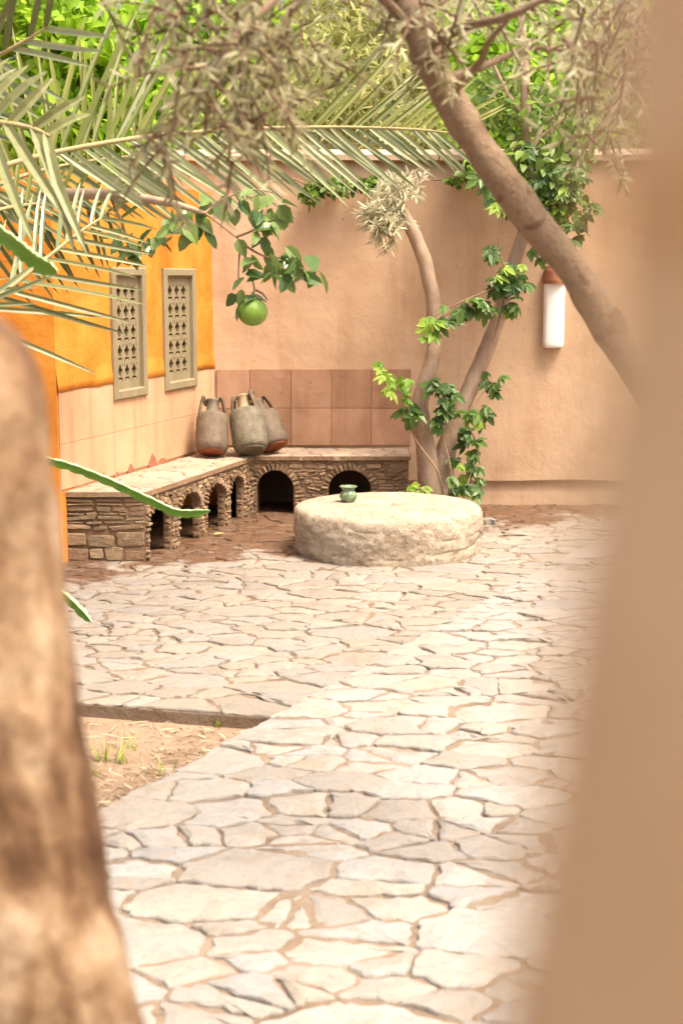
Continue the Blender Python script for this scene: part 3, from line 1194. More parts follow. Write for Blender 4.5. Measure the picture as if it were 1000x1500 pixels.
for wi, (t0, t1) in enumerate(wins):
    w, h = t1 - t0, WZ1 - WZ0
    win = empty('window', (t0, 0, WZ0))
    win.parent = house
    fb = 0.052
    m = MB()
    for (x0, x1, z0, z1) in ((0, fb, 0, h), (w - fb, w, 0, h), (fb, w - fb, 0, fb * 1.1), (fb, w - fb, h - fb, h)):
        y0 = -0.026
        b = 0.008
        m.add([(x0, 0.02, z0), (x1, 0.02, z0), (x1, 0.02, z1), (x0, 0.02, z1), (x0, y0 + b, z0), (x1, y0 + b, z0), (x1, y0 + b, z1), (x0, y0 + b, z1),
               (x0 + b, y0, z0 + b), (x1 - b, y0, z0 + b), (x1 - b, y0, z1 - b), (x0 + b, y0, z1 - b)],
              [(0, 1, 5, 4), (1, 2, 6, 5), (2, 3, 7, 6), (3, 0, 4, 7), (4, 5, 9, 8), (5, 6, 10, 9), (6, 7, 11, 10), (7, 4, 8, 11), (8, 9, 10, 11)])
    m.build('frame', M['wood'], win)
    o = add_object('screen', screen_mesh(w - 2 * fb + 0.01, h - 2.1 * fb + 0.01), win)
    o.location = (fb - 0.005, 0.008, fb * 1.1 - 0.005)
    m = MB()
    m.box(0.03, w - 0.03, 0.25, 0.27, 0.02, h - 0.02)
    m.build('shade_backing', M['interior'], win)  # near-black sheet, its colour stands in for the unlit room

# ------------------------------------------------------------------ stone bench
bench = tag(empty('stone_bench', (-0.6, YBB, 0)), 'corner rubble stone bench with dark arched niches and slab top', 'bench')
binv = Vector((0.6, -YBB, 0))

# faces of the bench: origin, direction, length, openings (t0, t1, spring height, depth)
fd = BF1 - BF0
FLEN = fd.length
fdir = fd.normalized()


def front_t(px, py):
    d = ray(px, py)
    den = fdir.x * d.y - fdir.y * d.x
    return (-BF0.x * d.y + BF0.y * d.x) / den


op_left = []
for (xa, xb, yy) in ((219, 251, 780), (263, 293, 765), (303, 329, 752), (338, 356, 740)):
    op_left.append((front_t(xa, yy), front_t(xb, yy)))
op_back = []
for (xa, xb) in ((376, 430), (481, 543)):
    a, b = P(xa, 720, YBB).x - BF1.x, P(xb, 720, YBB).x - BF1.x
    op_back.append((a, b))
BLEN = BX1 - BF1.x
print('openings', op_left, op_back, FLEN, BLEN)


def crown_z(t, ops, spring, rise):
    for (a, b) in ops:
        if a < t < b:
            x = (t - (a + b) / 2) / ((b - a) / 2)
            return spring + rise * math.sqrt(max(0.0, 1 - x * x))
    return 0.0


def arch_wall(ops, length, spring, rise, top, depth):
    """face in (t, z), going back by depth"""
    m = MB()
    ts = [0.0]
    for (a, b) in ops:
        ts += [a - 1e-4]
        n = 14
        ts += [(a + b) / 2 - math.cos(math.pi * k / n) * (b - a) / 2 * 0.9999 for k in range(n + 1)]
        ts += [b + 1e-4]
    ts.append(length)
    for i in range(len(ts) - 1):
        t0, t1 = ts[i], ts[i + 1]
        z0, z1 = crown_z(t0, ops, spring, rise), crown_z(t1, ops, spring, rise)
        if t1 - t0 < 1e-3:
            continue
        mid = crown_z((t0 + t1) / 2, ops, spring, rise)
        if mid == 0:
            z0 = z1 = -0.02
        m.add([(t0, 0, z0), (t1, 0, z1), (t1, 0, top), (t0, 0, top), (t0, depth, z0), (t1, depth, z1), (t1, depth, top), (t0, depth, top)],
              [(0, 1, 2, 3), (0, 4, 5, 1), (3, 2, 6, 7), (5, 4, 7, 6), (1, 5, 6, 2), (0, 3, 7, 4)])
    return m


def place(m, org, d, name, mat, parent):
    """map (t, y, z) with y going back from the face into bench space"""
    back = Vector((-d.y, d.x, 0))
    v = []
    for (t, y, z) in m.v:
        q = org + d * t + back * y + Vector((0, 0, z)) + binv
        v.append((q.x, q.y, q.z))
    m2 = MB()
    m2.v, m2.f = v, m.f
    return m2.build(name, mat, parent)


SPL, RSL = 0.20, 0.105
SPB, RSB = 0.17, 0.135
CT = BH - 0.035
place(arch_wall(op_left, FLEN, SPL, RSL, CT, 0.05), BF0, fdir, 'masonry_core', M['mortar'], bench)
place(arch_wall(op_back, BLEN, SPB, RSB, CT, 0.36), Vector((BF1.x, YBB, 0)), Vector((1, 0, 0)), 'masonry_core', M['mortar'], bench)
# fill behind the niches, and the near end
EN = Vector((HOUSE.x, BF0.y, 0)) + LN * 0.012
m = MB()
p_in = [tuple((EN + LU * 0.02 + binv).xy), tuple((BF0 + fdir * 0.002 + binv).xy), tuple((BF0 + fdir * op_left[0][0] * 0.9 + binv).xy)]
p_in.append(tuple((HOUSE + LU * (op_left[0][0] + 0.05) + LN * 0.012 + binv).xy))
m.prism(p_in, -0.02, CT - 0.002)
m.build('masonry_core', M['mortar'], bench)



def rubble_stone(m_t0, m_t1, z0, z1, rng, proud):
    """irregular block with its face to -y"""
    pts = []
    w, h = m_t1 - m_t0, z1 - z0
    jx, jz = min(0.012, w * 0.14), min(0.008, h * 0.2)
    rc = min(w, h) * rng.uniform(0.04, 0.22)
    for (ax, az, sx, sz) in ((m_t0, z0, 1, 1), (m_t1, z0, -1, 1), (m_t1, z1, -1, -1), (m_t0, z1, 1, -1)):
        first, second = (ax, az + sz * rc), (ax + sx * rc, az)
        if sx * sz < 0:
            first, second = second, first
        for q in (first, second):
            pts.append((q[0] + sx * rng.uniform(0, jx), q[1] + sz * rng.uniform(0, jz)))
    n = len(pts)
    cx, cz = (m_t0 + m_t1) / 2, (z0 + z1) / 2
    v = [(p[0] - cx, 0.012, p[1] - cz) for p in pts]
    v += [(p[0] - cx, -proud * 0.5, p[1] - cz) for p in pts]
    v += [((p[0] - cx) * 0.94, -proud * rng.uniform(0.7, 1.2), (p[1] - cz) * 0.88) for p in pts]
    v.append((rng.uniform(-0.2, 0.2) * w, -proud * rng.uniform(0.9, 1.25), rng.uniform(-0.15, 0.15) * h))
    f = []
    for i in range(n):
        j = (i + 1) % n
        f.append((i, j, n + j, n + i))
        f.append((n + i, n + j, 2 * n + j, 2 * n + i))
        f.append((2 * n + i, 2 * n + j, 3 * n))
    return (v, f, w * h), cx, cz


rubble_list = []


def put_face_obj(name, me, org, d, t, z, y=0.0, rot=0.0):
    back = Vector((-d.y, d.x, 0))
    q = org + d * t + back * y + Vector((0, 0, z)) + binv
    mat = Matrix(((d.x, back.x, 0, q.x), (d.y, back.y, 0, q.y), (0, 0, 1, q.z), (0, 0, 0, 1)))
    rubble_list.append((name, me, mat @ Matrix.Rotation(rot, 4, 'Y')))


nst = 0


def rubble_face(org, d, length, ops, spring, rise, rows, wl, rng, ring=0.045, top=CT, corner0=0.0, proud=(0.004, 0.014), tw=0.16):
    global nst
    z = 0.003
    k = 0
    while z < top - 0.012:
        h = rows[k % len(rows)] * rng.uniform(0.7, 1.3)
        h = min(h, top - z)
        k += 1
        spans = [(corner0, length)]
        for (a, b) in ops:
            c, r = (a + b) / 2, (b - a) / 2
            zz = z + h * 0.35
            if zz < spring:
                half = r + 0.004
            else:
                e = (zz - spring) / (rise + ring)
                if e >= 1:
                    continue
                half = (r + ring) * math.sqrt(1 - e * e)
            ns = []
            for (s0, s1) in spans:
                if c + half <= s0 or c - half >= s1:
                    ns.append((s0, s1))
                    continue
                if c - half > s0:
                    ns.append((s0, c - half))
                if c + half < s1:
                    ns.append((c + half, s1))
            spans = ns
        for (s0, s1) in spans:
            t = s0
            while t < s1 - 0.012:
                w = rng.uniform(*wl)
                if s1 - (t + w) < wl[0] * 0.7:
                    w = s1 - t
                zo = rng.uniform(-0.12, 0.12) * h
                hs = h * rng.uniform(0.75, 1.08)
                me, cx, cz = rubble_stone(t + 0.002, t + w - 0.002, z + zo + 0.0015, z + zo + hs - 0.0015, rng, rng.uniform(*proud))
                put_face_obj('stone', me, org, d, cx, cz, rot=rng.gauss(0, tw), y=rng.uniform(-0.002, 0.003))
                nst += 1
                t += w
        z += h
    # ring of thin stones on edge over every opening
    for (a, b) in ops:
        c, r = (a + b) / 2, (b - a) / 2
        per = math.pi * (r + rise) / 2 * 1.05
        n = max(7, int(per / 0.026))
        for i in range(n):
            an = math.pi * (i + 0.5) / n
            L = ring * rng.uniform(0.85, 1.1)
            ex, ez = c + (r + L / 2) * math.cos(an), spring + (rise + L / 2) * math.sin(an)
            me, cx, cz = rubble_stone(-L / 2, L / 2, -0.0105, 0.0105, rng, rng.uniform(0.010, 0.022))
            put_face_obj('arch_stone', me, org, d, ex, ez, rot=-an)
        # jamb stones, turned into the niche
    return


rb = random.Random(5)
rubble_face(BF0, fdir, FLEN - 0.01, op_left, SPL, RSL, [0.034, 0.022, 0.03, 0.019, 0.026], (0.028, 0.095), rb, proud=(0.003, 0.018))
rubble_face(Vector((BF1.x, YBB, 0)), Vector((1, 0, 0)), BLEN, op_back, SPB, RSB, [0.034, 0.022, 0.030, 0.020], (0.03, 0.13), rb, ring=0.05, proud=(0.003, 0.016))
end_dir = (BF0 - EN)
ELEN = end_dir.length
end_dir = end_dir.normalized()
rubble_face(EN, end_dir, ELEN, [], 0, 0, [0.072, 0.078, 0.034, 0.020, 0.026, 0.018, 0.036, 0.022, 0.028, 0.02], (0.05, 0.19), rb, proud=(0.001, 0.008), tw=0.04)
# jambs of the left niches that face the camera: coursed stones
bk = Vector((-fdir.y, fdir.x, 0))
for (a, b) in op_left:
    z = 0.004
    while z < SPL + 0.03:
        h = rb.uniform(0.03, 0.05)
        t = 0.004
        while t < 0.03:
            w = 0.046
            me, cx, cz = rubble_stone(t, t + w - 0.005, z, z + h - 0.004, rb, rb.uniform(0.004, 0.010))
            org = BF0 + fdir * (b + 0.001)
            # face looks along -fdir, runs along bk
            q = org + bk * cx + Vector((0, 0, cz)) + binv
            rubble_list.append(('stone', me, Matrix(((-bk.x, fdir.x, 0, q.x), (-bk.y, fdir.y, 0, q.y), (0, 0, 1, q.z), (0, 0, 0, 1)))))
            nst += 1
            t += w
        z += h
stones = sorted([q for q in rubble_list if q[0] == 'stone'], key=lambda q: -q[1][2])
rings = [q for q in rubble_list if q[0] != 'stone']
for name, (v, f, _), mat in stones[:295] + rings:
    me = bpy.data.meshes.new(name)
    me.from_pydata(v, [], f)
    me.materials.append(M['rubble'])
    add_object(name, me, bench).matrix_local = mat
m = MB()
for name, (v, f, _), mat in stones[295:]:
    m.add([mat @ Vector(p) for p in v], f)
if stones[295:]:
    m.build('small_stones', M['rubble_small'], bench)['kind'] = 'stuff'
print('bench stones', len(stones), len(rings))

# slab top of the bench
EN2 = EN - fdir * 0.015
left_top = [tuple((EN2 + LN * 0.0).xy), tuple((BF0 - fdir * 0.015 - bk * 0.018).xy), tuple((BF1 - bk * 0.018).xy), tuple((CORNER + LN * 0.012 + LU * (-0.36)).xy)]
left_top = [(p[0], p[1]) for p in left_top]
back_top = [(BF1.x + 0.02, YBB - 0.02), (BX1 + 0.015, YBB - 0.02), (BX1 + 0.015, YB - 0.014), (CORNER.x + 0.03, YB - 0.014), (CORNER.x - 0.08, YB - 0.33)]
# slabs are longer along x, so work in a squeezed plan
nslab = 0
for poly, szs in ((left_top, [0.09, 0.12, 0.15]), (back_top, [0.08, 0.11, 0.14])):
    for c in cells(poly, szs, rb, gap=(0.002, 0.005)):
        me, (x, y) = slab_mesh('top_slab', c, M['bench_top'], rb, thick=0.036, tilt=0.002, chamfer=0.004, jit=0.004)
        o = add_object('top_slab', me, bench)
        o.location = Vector((x, y, BH + 0.001)) + binv
        nslab += 1
print('slabs', nslab)
m = MB()
m.prism([tuple((Vector((p[0], p[1], 0)) + binv).xy) for p in left_top], CT + 0.001, BH - 0.006)
m.build('slab_bed', M['mortar'], bench)
m = MB()
m.prism([tuple((Vector((p[0], p[1], 0)) + binv).xy) for p in back_top], CT + 0.002, BH - 0.0065)
m.build('slab_bed', M['mortar'], bench)

# ------------------------------------------------------------------ millstone and pot
MC = G(567, 831)
MR = 0.57
mill_y = MC.y + MR * 0.99
MH = 0.275
mx = P(567.5, 800, mill_y).x
mill = tag(empty('millstone', (mx, mill_y, 0)), 'large round pale millstone lying flat on the paving', 'millstone')
prof = [(0.0, MH)]
m = MB()
seg = 220
vs_, fs = [], []
outline = [(0.001, MH - 0.03), (0.03, MH - 0.028), (0.05, MH - 0.004), (0.15, MH + 0.002), (0.25, MH + 0.004), (0.35, MH + 0.002), (0.44, MH - 0.001),
           (0.51, MH - 0.004), (0.538, MH - 0.010), (0.553, MH - 0.020), (0.561, MH - 0.034), (0.565, MH - 0.055)] + [(0.566 + 0.004 * math.sin(q * 0.22), MH - 0.06 - 0.0075 * q) for q in range(1, 26)] + [(0.552, -0.02)]
for (r, z) in outline:
    for k in range(seg):
        a = 2 * math.pi * k / seg
        q = Vector((r * math.cos(a), r * math.sin(a), z))
        n1 = mnoise.noise(q * 4.0 + Vector((3, 1, 7)))
        n2 = mnoise.noise(q * 14.0)
        n3 = mnoise.noise(q * 34.0)
        side = min(1.0, max(0.0, (r - 0.45) / 0.08))
        crack = abs(mnoise.noise(Vector((q.x * 2.2, q.y * 2.2, (z - 0.13) * 11 + 0.5 * n1 + 20)))) if r > 0.55 else 1.0
        dr = side * (0.009 * n1 + 0.007 * n2 + 0.005 * n3 - 0.007 * max(0.0, 1 - crack / 0.035))
        dz = (1 - side) * (0.006 * n1 + 0.003 * n2) if r > 0.04 else 0
        rr = r + dr
        vs_.append((rr * math.cos(a), rr * math.sin(a), z + dz))
n = len(outline)
for i in range(n - 1):
    for k in range(seg):
        k2 = (k + 1) % seg
        fs.append((i * seg + k, (i + 1) * seg + k, (i + 1) * seg + k2, i * seg + k2))
m.add(vs_, fs)
m.build('stone_disc', M['mill'], mill, smooth=True)

pp = P(510, 737, 8.72)
vz = MH + 0.004
# where the ray meets the top of the stone
d = ray(510, 735)
s = (vz - CAM_H) / d.z
vp = Vector((0, 0, CAM_H)) + d * s
pot = tag(empty('pot', (vp.x, vp.y, vz - 0.003)), 'small green glazed pot with flared rim standing on the millstone', 'pot')
sc = vp.y / FPX
m = MB()
hgt = 24.5 * sc
rr = 13.0 * sc
prof = [(0.40, 0.0), (0.52, 0.0), (0.60, 0.04), (0.82, 0.15), (0.98, 0.32), (1.0, 0.42), (0.92, 0.56), (0.74, 0.68), (0.66, 0.74), (0.66, 0.80), (0.78, 0.88),
        (0.98, 0.94), (1.02, 0.98), (0.97, 1.0), (0.85, 0.97), (0.62, 0.86), (0.56, 0.74), (0.70, 0.6), (0.8, 0.4), (0.5, 0.12), (0.02, 0.1)]
m.lathe([(a * rr, b * hgt) for a, b in prof], 40)
m.build('pot_body', M['glaze'], pot, smooth=True)


# ------------------------------------------------------------------ three jugs in the corner
def jug(px, py_bot, py_top, Y, wpx, lean_x, tilt, mat, base_mat, label, neck_mat, twist=0.0):
    """body axis from bottom to top; tilt leans it back to the wall"""
    sc_ = Y / FPX
    r = wpx * sc_ / 2
    L = (py_bot - py_top) * sc_ * 1.0
    root = tag(empty('jug', (0, 0, 0)), label, 'jug', 'jugs in the corner of the bench')
    mb_ = MB()
    pr = [(0.0005, 0.012 * r), (0.35 * r, 0.0), (0.62 * r, 0.02 * r), (0.80 * r, 0.10 * r)]
    mb_.lathe(pr, 36)
    base = mb_.build('base', base_mat, root, smooth=True)
    mb_ = MB()
    pr = [(0.80 * r, 0.10 * r), (0.92 * r, 0.24 * r), (0.99 * r, 0.45 * r), (1.0 * r, 0.7 * r), (0.985 * r, L * 0.5), (0.975 * r, L * 0.75), (0.94 * r, L * 0.88),
          (0.84 * r, L * 0.95), (0.6 * r, L * 0.99), (0.34 * r, L * 1.01)]
    n0 = len(mb_.v)
    mb_.lathe(pr, 40)
    mb_.v = [(x * (1 + 0.02 * mnoise.noise(Vector((x * 9, y * 9, z * 9 + px)))), y * (1 + 0.02 * mnoise.noise(Vector((x * 9, y * 9, z * 9 + 3 + px)))), z) for (x, y, z) in mb_.v]
    mb_.build('body', mat, root, smooth=True)
    mb_ = MB()
    mb_.lathe([(0.40 * r, L * 1.0), (0.36 * r, L * 1.03), (0.34 * r, L * 1.03 + 0.62 * r), (0.39 * r, L * 1.03 + 0.67 * r), (0.39 * r, L * 1.03 + 0.76 * r), (0.25 * r, L * 1.03 + 0.78 * r)], 20)
    mb_.build('neck', neck_mat, root, smooth=True)
    for s_ in (-1, 1):
        mb_ = MB()
        pts = spline([(s_ * 0.80 * r, 0, L * 0.90), (s_ * 0.72 * r, -0.03 * r, L * 1.0 + 0.35 * r), (s_ * 0.60 * r, -0.02 * r, L * 1.0 + 0.85 * r), (s_ * 0.54 * r, 0.06 * r, L * 1.0 + 1.0 * r),
                      (s_ * 0.44 * r, 0.16 * r, L * 1.0 + 0.9 * r), (s_ * 0.34 * r, 0.15 * r, L * 1.0 + 0.55 * r)], 5)
        n0 = len(pts)
        mb_.tube(pts, [0.10 * r] * n0, 8)
        mb_.v = [(x, y * 2.0, z) for (x, y, z) in mb_.v]
        mb_.build('handle', M['strap'], root, smooth=True)
    # tilt back: rotate about x, then lean sideways about y
    Rm = Matrix.Rotation(lean_x, 3, 'Y') @ Matrix.Rotation(-tilt, 3, 'X') @ Matrix.Rotation(twist, 3, 'Z')
    # lowest point of the body rests on the bench
    low = min((Rm @ Vector((r * a * math.cos(k / 12 * math.pi), r * a * math.sin(k / 12 * math.pi), z))).z for k in range(24) for a, z in ((0.35, 0), (0.62, 0.02 * r), (0.8, 0.1 * r), (0.92, 0.24 * r), (0.99, 0.45 * r)))
    root.rotation_euler = Rm.to_euler()
    bp = P(px, py_bot, Y)
    root.location = (bp.x, Y, BH - low + 0.002)
    return root


jug(310.5, 662, 598, 9.62, 49, R(-1), R(24), M['clay_grey'], M['clay_red'], 'brown grey jug with a red base leaning upright against the orange house', M['clay_grey2'], 0.3)
jug(369, 664, 596, 9.66, 53, R(-11), R(27), M['clay_grey2'], M['clay_grey2'], 'greenish grey jug with pale stopper tilted between the two red based jugs', M['stopper'], -0.5)
jug(404, 656, 596, 9.84, 48, R(-24), R(24), M['clay_grey'], M['clay_red'], 'brown jug with red base slanting over behind the greenish jug', M['clay_grey'], 0.4)


# ------------------------------------------------------------------ leaves
def leaf_shape(kind):
    """unit leaf along +x, width along y, z up; returns verts, faces"""
    if kind == 'lance':
        xs_, ws = [0.0, 0.35, 0.7, 1.0], [0.02, 0.095, 0.075, 0.0]
    elif kind == 'oval':
        xs_, ws = [0.0, 0.18, 0.5, 0.8, 1.0], [0.02, 0.20, 0.27, 0.17, 0.0]
    elif kind == 'ovate':
        xs_, ws = [0.0, 0.15, 0.4, 0.75, 1.0], [0.03, 0.27, 0.33, 0.17, 0.0]
    elif kind == 'blade':
        xs_, ws = [0.0, 0.1, 0.4, 0.7, 0.9, 1.0], [0.010, 0.018, 0.0195, 0.016, 0.008, 0.0]
    v, f = [], []
    n = len(xs_)
    for i, (x, w) in enumerate(zip(xs_, ws)):
        dr = -0.12 * x * x if kind != 'blade' else -0.06 * x ** 3
        fold = 0.35 * w if kind != 'blade' else 0.55 * w
        v += [(x, w, dr + fold), (x, 0, dr), (x, -w, dr + fold)]
    for i in range(n - 1):
        a = 3 * i
        f += [(a + 1, a + 4, a + 3, a), (a + 2, a + 5, a + 4, a + 1)]
    return np.array(v), f


def leaf_mesh(name, kind, mat):
    v, f = leaf_shape(kind)
    me = bpy.data.meshes.new(name)
    me.from_pydata([tuple(p) for p in v], [], f)
    me.materials.append(mat)
    return me


def palmate_mesh(name, mat, rng):
    """five leaflets spreading from one stalk"""
    v0, f0 = leaf_shape('oval')
    vs_, fs = [], []
    for k, (an, ln) in enumerate(((-80, 0.55), (-40, 0.8), (0, 1.0), (40, 0.8), (80, 0.55))):
        a = R(an + rng.uniform(-8, 8))
        ln *= rng.uniform(0.85, 1.1)
        n = len(vs_)
        dz = rng.uniform(-0.6, -0.1)
        for (x, y, z) in v0:
            X, Y = x * ln, y * ln * 0.95
            vs_.append((X * math.cos(a) - Y * math.sin(a), X * math.sin(a) + Y * math.cos(a), z * ln + dz * X))
        fs += [tuple(i + n for i in f) for f in f0]
    me = bpy.data.meshes.new(name)
    me.from_pydata(vs_, [], fs)
    me.materials.append(mat)
    return me


def frames(dirs, nrng, up_bias=0.6):
    """rotation matrices with x along dirs, z roughly up with noise"""
    n = len(dirs)
    d = dirs / np.linalg.norm(dirs, axis=1)[:, None]
    up = nrng.normal(size=(n, 3)) * (1 - up_bias) + np.array([0, 0, up_bias])
    y = np.cross(up, d)
    y /= (np.linalg.norm(y, axis=1)[:, None] + 1e-9)
    z = np.cross(d, y)
    return np.stack([d, y, z], axis=2)


def leaf_mass(name, mat, pos, dirs, size, kind, parent, seed, up_bias=0.55, stuff=False):
    nrng = np.random.default_rng(seed)
    v, f = leaf_shape(kind)
    n = len(pos)
    Rm = frames(dirs, nrng, up_bias)
    s = size * nrng.uniform(0.7, 1.25, n)
    V = np.einsum('nij,kj->nki', Rm, v) * s[:, None, None] + pos[:, None, :]
    k = len(v)
    F = (np.array(f)[None, :, :] + (np.arange(n) * k)[:, None, None]).reshape(-1, 4)
    me = bpy.data.meshes.new(name)
    V = V.reshape(-1, 3)
    me.vertices.add(len(V))
    me.vertices.foreach_set('co', V.ravel())
    me.loops.add(F.size)
    me.loops.foreach_set('vertex_index', F.ravel().astype(np.int32))
    me.polygons.add(len(F))
    me.polygons.foreach_set('loop_start', np.arange(0, F.size, 4, dtype=np.int32))
    me.polygons.foreach_set('loop_total', np.full(len(F), 4, dtype=np.int32))
    me.materials.append(mat)
    me.update()
    me.validate()
    o = add_object(name, me, parent)
    if stuff:
        o['kind'] = 'stuff'
    return o


def sprays(starts, dirs, lengths, step, leaf_angle, nrng, droop=0.5):
    """twigs with leaves in pairs: returns leaf positions, leaf directions and twig polylines"""
    pos, ld, twigs = [], [], []
    for s, d, L in zip(starts, dirs, lengths):
        d = d / np.linalg.norm(d)
        p = np.array(s, float)
        line = [p.copy()]
        t = 0.0
        k = 0
        side = np.cross(d, nrng.normal(size=3))
        side /= np.linalg.norm(side)
        while t < L:
            dd = d + np.array([0, 0, -droop]) * (t / L) ** 1.5 + nrng.normal(size=3) * 0.06
            dd /= np.linalg.norm(dd)
            p = p + dd * step
            t += step
            side = side - dd * side.dot(dd)
            side /= np.linalg.norm(side)
            if k % 2:
                side = np.cross(dd, side)
            for s_ in (-1, 1):
                if nrng.random() < 0.12:
                    continue
                q = dd * math.cos(leaf_angle) + side * s_ * math.sin(leaf_angle) + nrng.normal(size=3) * 0.22
                pos.append(p.copy())
                ld.append(q)
            k += 1
            if k % 3 == 0:
                line.append(p.copy())
        line.append(p.copy())
        twigs.append(line)
    return np.array(pos), np.array(ld), twigs


def twig_mesh(twigs, r0=0.004, r1=0.0015, seg=4):
    m_ = MB()
    for tw in twigs:
        n_ = len(tw)
        if n_ < 2:
            continue
        m_.tube([Vector(q) for q in tw], list(np.linspace(r0, r1, n_)), seg, cap=False)
    return m_


nr = np.random.default_rng(3)


def blob_points(blobs, n, nrng):
    """random points inside photo-placed ellipsoids: (px, py, Y, rx, ry, rY, weight)"""
    w = np.array([b[6] for b in blobs], float)
    w /= w.sum()
    idx = nrng.choice(len(blobs), n, p=w)
    out = []
    for i in idx:
        px, py, Y, rx, ry, rY, _ = blobs[i]
        v = nrng.normal(size=3)
        v /= np.linalg.norm(v)
        v *= nrng.random() ** (1 / 2.4)
        y = Y + v[2] * rY
        q = P(px + v[0] * rx, py + v[1] * ry, y)
        out.append((q.x, q.y, q.z))
    return np.array(out)


# ------------------------------------------------------------------ tree behind the millstone, with a creeper
TY = 9.62
tree = tag(empty('olive_tree', P(640, 735, TY) * 1.0), 'two-stemmed olive tree rising behind the millstone with one silvery tuft', 'tree')
tl = tree.location.copy()
tl.z = 0
tree.location = tl
m = MB()
left = [(640, 760, 0), (632, 715, 0), (622, 650, -.02), (614, 608, -.03), (618, 575, -.03), (632, 530, 0), (637, 490, .02), (634, 440, .03), (622, 385, .03), (607, 345, .02), (592, 318, 0), (580, 296, -.02)]
pts = spline([P(a, b, TY + c) - tl for a, b, c in left], 6)
m.tube(pts, [q * TY / FPX for q in lerps([23, 19, 14.5, 15, 12, 11, 10.5, 11, 10.5, 10, 9.5, 7], len(pts))], 16, 0.10, 9)
right = [(646, 745, .0), (646, 700, .02), (656, 650, .04), (672, 605, .06), (694, 555, .08), (715, 505, .1), (733, 455, .1), (748, 400, .1), (762, 355, .08), (774, 318, .05), (776, 262, .05), (772, 205, .05), (769, 150, .05), (768, 100, .05), (762, 20, .05)]
pts = spline([P(a, b, TY + c) - tl for a, b, c in right], 6)
m.tube(pts, [q * TY / FPX for q in lerps([23, 18, 14.5, 13, 12.5, 11.5, 10.5, 10, 9.5, 9, 8, 7.5, 7, 6.5, 5], len(pts))], 16, 0.10, 9)
m.build('trunk', M['bark'], tree, smooth=True)
# side branches high on the tall stem
m = MB()
for br_ in ([(772, 225, .05), (795, 200, .0), (830, 170, -.1)], [(770, 170, .05), (745, 140, .1), (720, 90, .2)], [(775, 290, .05), (800, 260, -.05), (840, 250, -.15)],
            [(590, 316, 0), (575, 300, -.05), (560, 290, -.1)], [(590, 316, 0), (592, 295, .03), (600, 275, .06)]):
    pts = spline([P(a, b, TY + c) - tl for a, b, c in br_], 5)
    m = MB()
    m.tube(pts, list(np.linspace(0.024, 0.008, len(pts))), 8)
    m.build('branch', M['bark'], tree, smooth=True)
st = blob_points([(568, 300, TY - 0.05, 30, 26, 0.14, 3), (594, 276, TY, 24, 20, 0.12, 2.2), (556, 325, TY - 0.1, 16, 20, 0.1, 2), (575, 345, TY - .1, 8, 12, .05, .6)], 95, nr)
dr = nr.normal(size=(95, 3)) + np.array([-0.3, -0.5, 0.1])
pos, ld, tw = sprays(st - np.array(tl), dr, nr.uniform(0.05, 0.12, 95), 0.012, R(45), nr, 0.3)
leaf_mass('crown', M['leaf_tuft'], pos, ld, 0.072, 'lance', tree, 4)
twig_mesh(tw).build('twigs', M['twig'], tree)

# creeper: every leaf of five leaflets on its own
vine = tag(empty('climbing_vine', (tl.x + 0.06, tl.y, 0)), 'green five-leaved creeper climbing the two-stemmed olive tree', 'vine')
vl = vine.location.copy()
rv = random.Random(8)
leafA = [palmate_mesh('leaf', M['leaf_vine'], rv) for _ in range(4)]
leafB = [palmate_mesh('leaf', M['leaf_vine_bright'], rv) for _ in range(3)]
stems = [
    [(650, 735, -.10), (640, 690, -.2), (606, 640, -.16), (600, 605, -.16), (590, 575, -.18), (575, 545, -.2)],
    [(655, 735, -.12), (660, 690, -.16), (650, 640, -.15), (655, 600, -.15), (650, 565, -.16)],
    [(660, 735, -.12), (690, 690, -.12), (700, 655, -.1), (685, 620, -.1), (700, 585, -.05), (722, 560, -.05)],
    [(722, 500, -.05), (735, 450, -.08), (742, 405, -.1), (730, 360, -.1), (742, 300, -.1), (740, 250, -.1), (760, 200, -.1)],
    [(742, 410, -.1), (715, 425, -.15), (680, 440, -.18), (650, 455, -.18), (628, 470, -.2)],
    [(700, 660, -.1), (690, 690, -.15), (684, 712, -.2)],
    [(655, 735, -.12), (625, 722, -.2), (612, 712, -.22)],
]
for sline in stems:
    m = MB()
    pts = spline([P(a, b, TY + c) - vl for a, b, c in sline], 5)
    m.tube(pts, list(np.linspace(0.007, 0.003, len(pts))), 6)
    m.build('stem', M['twig'], vine, smooth=True)
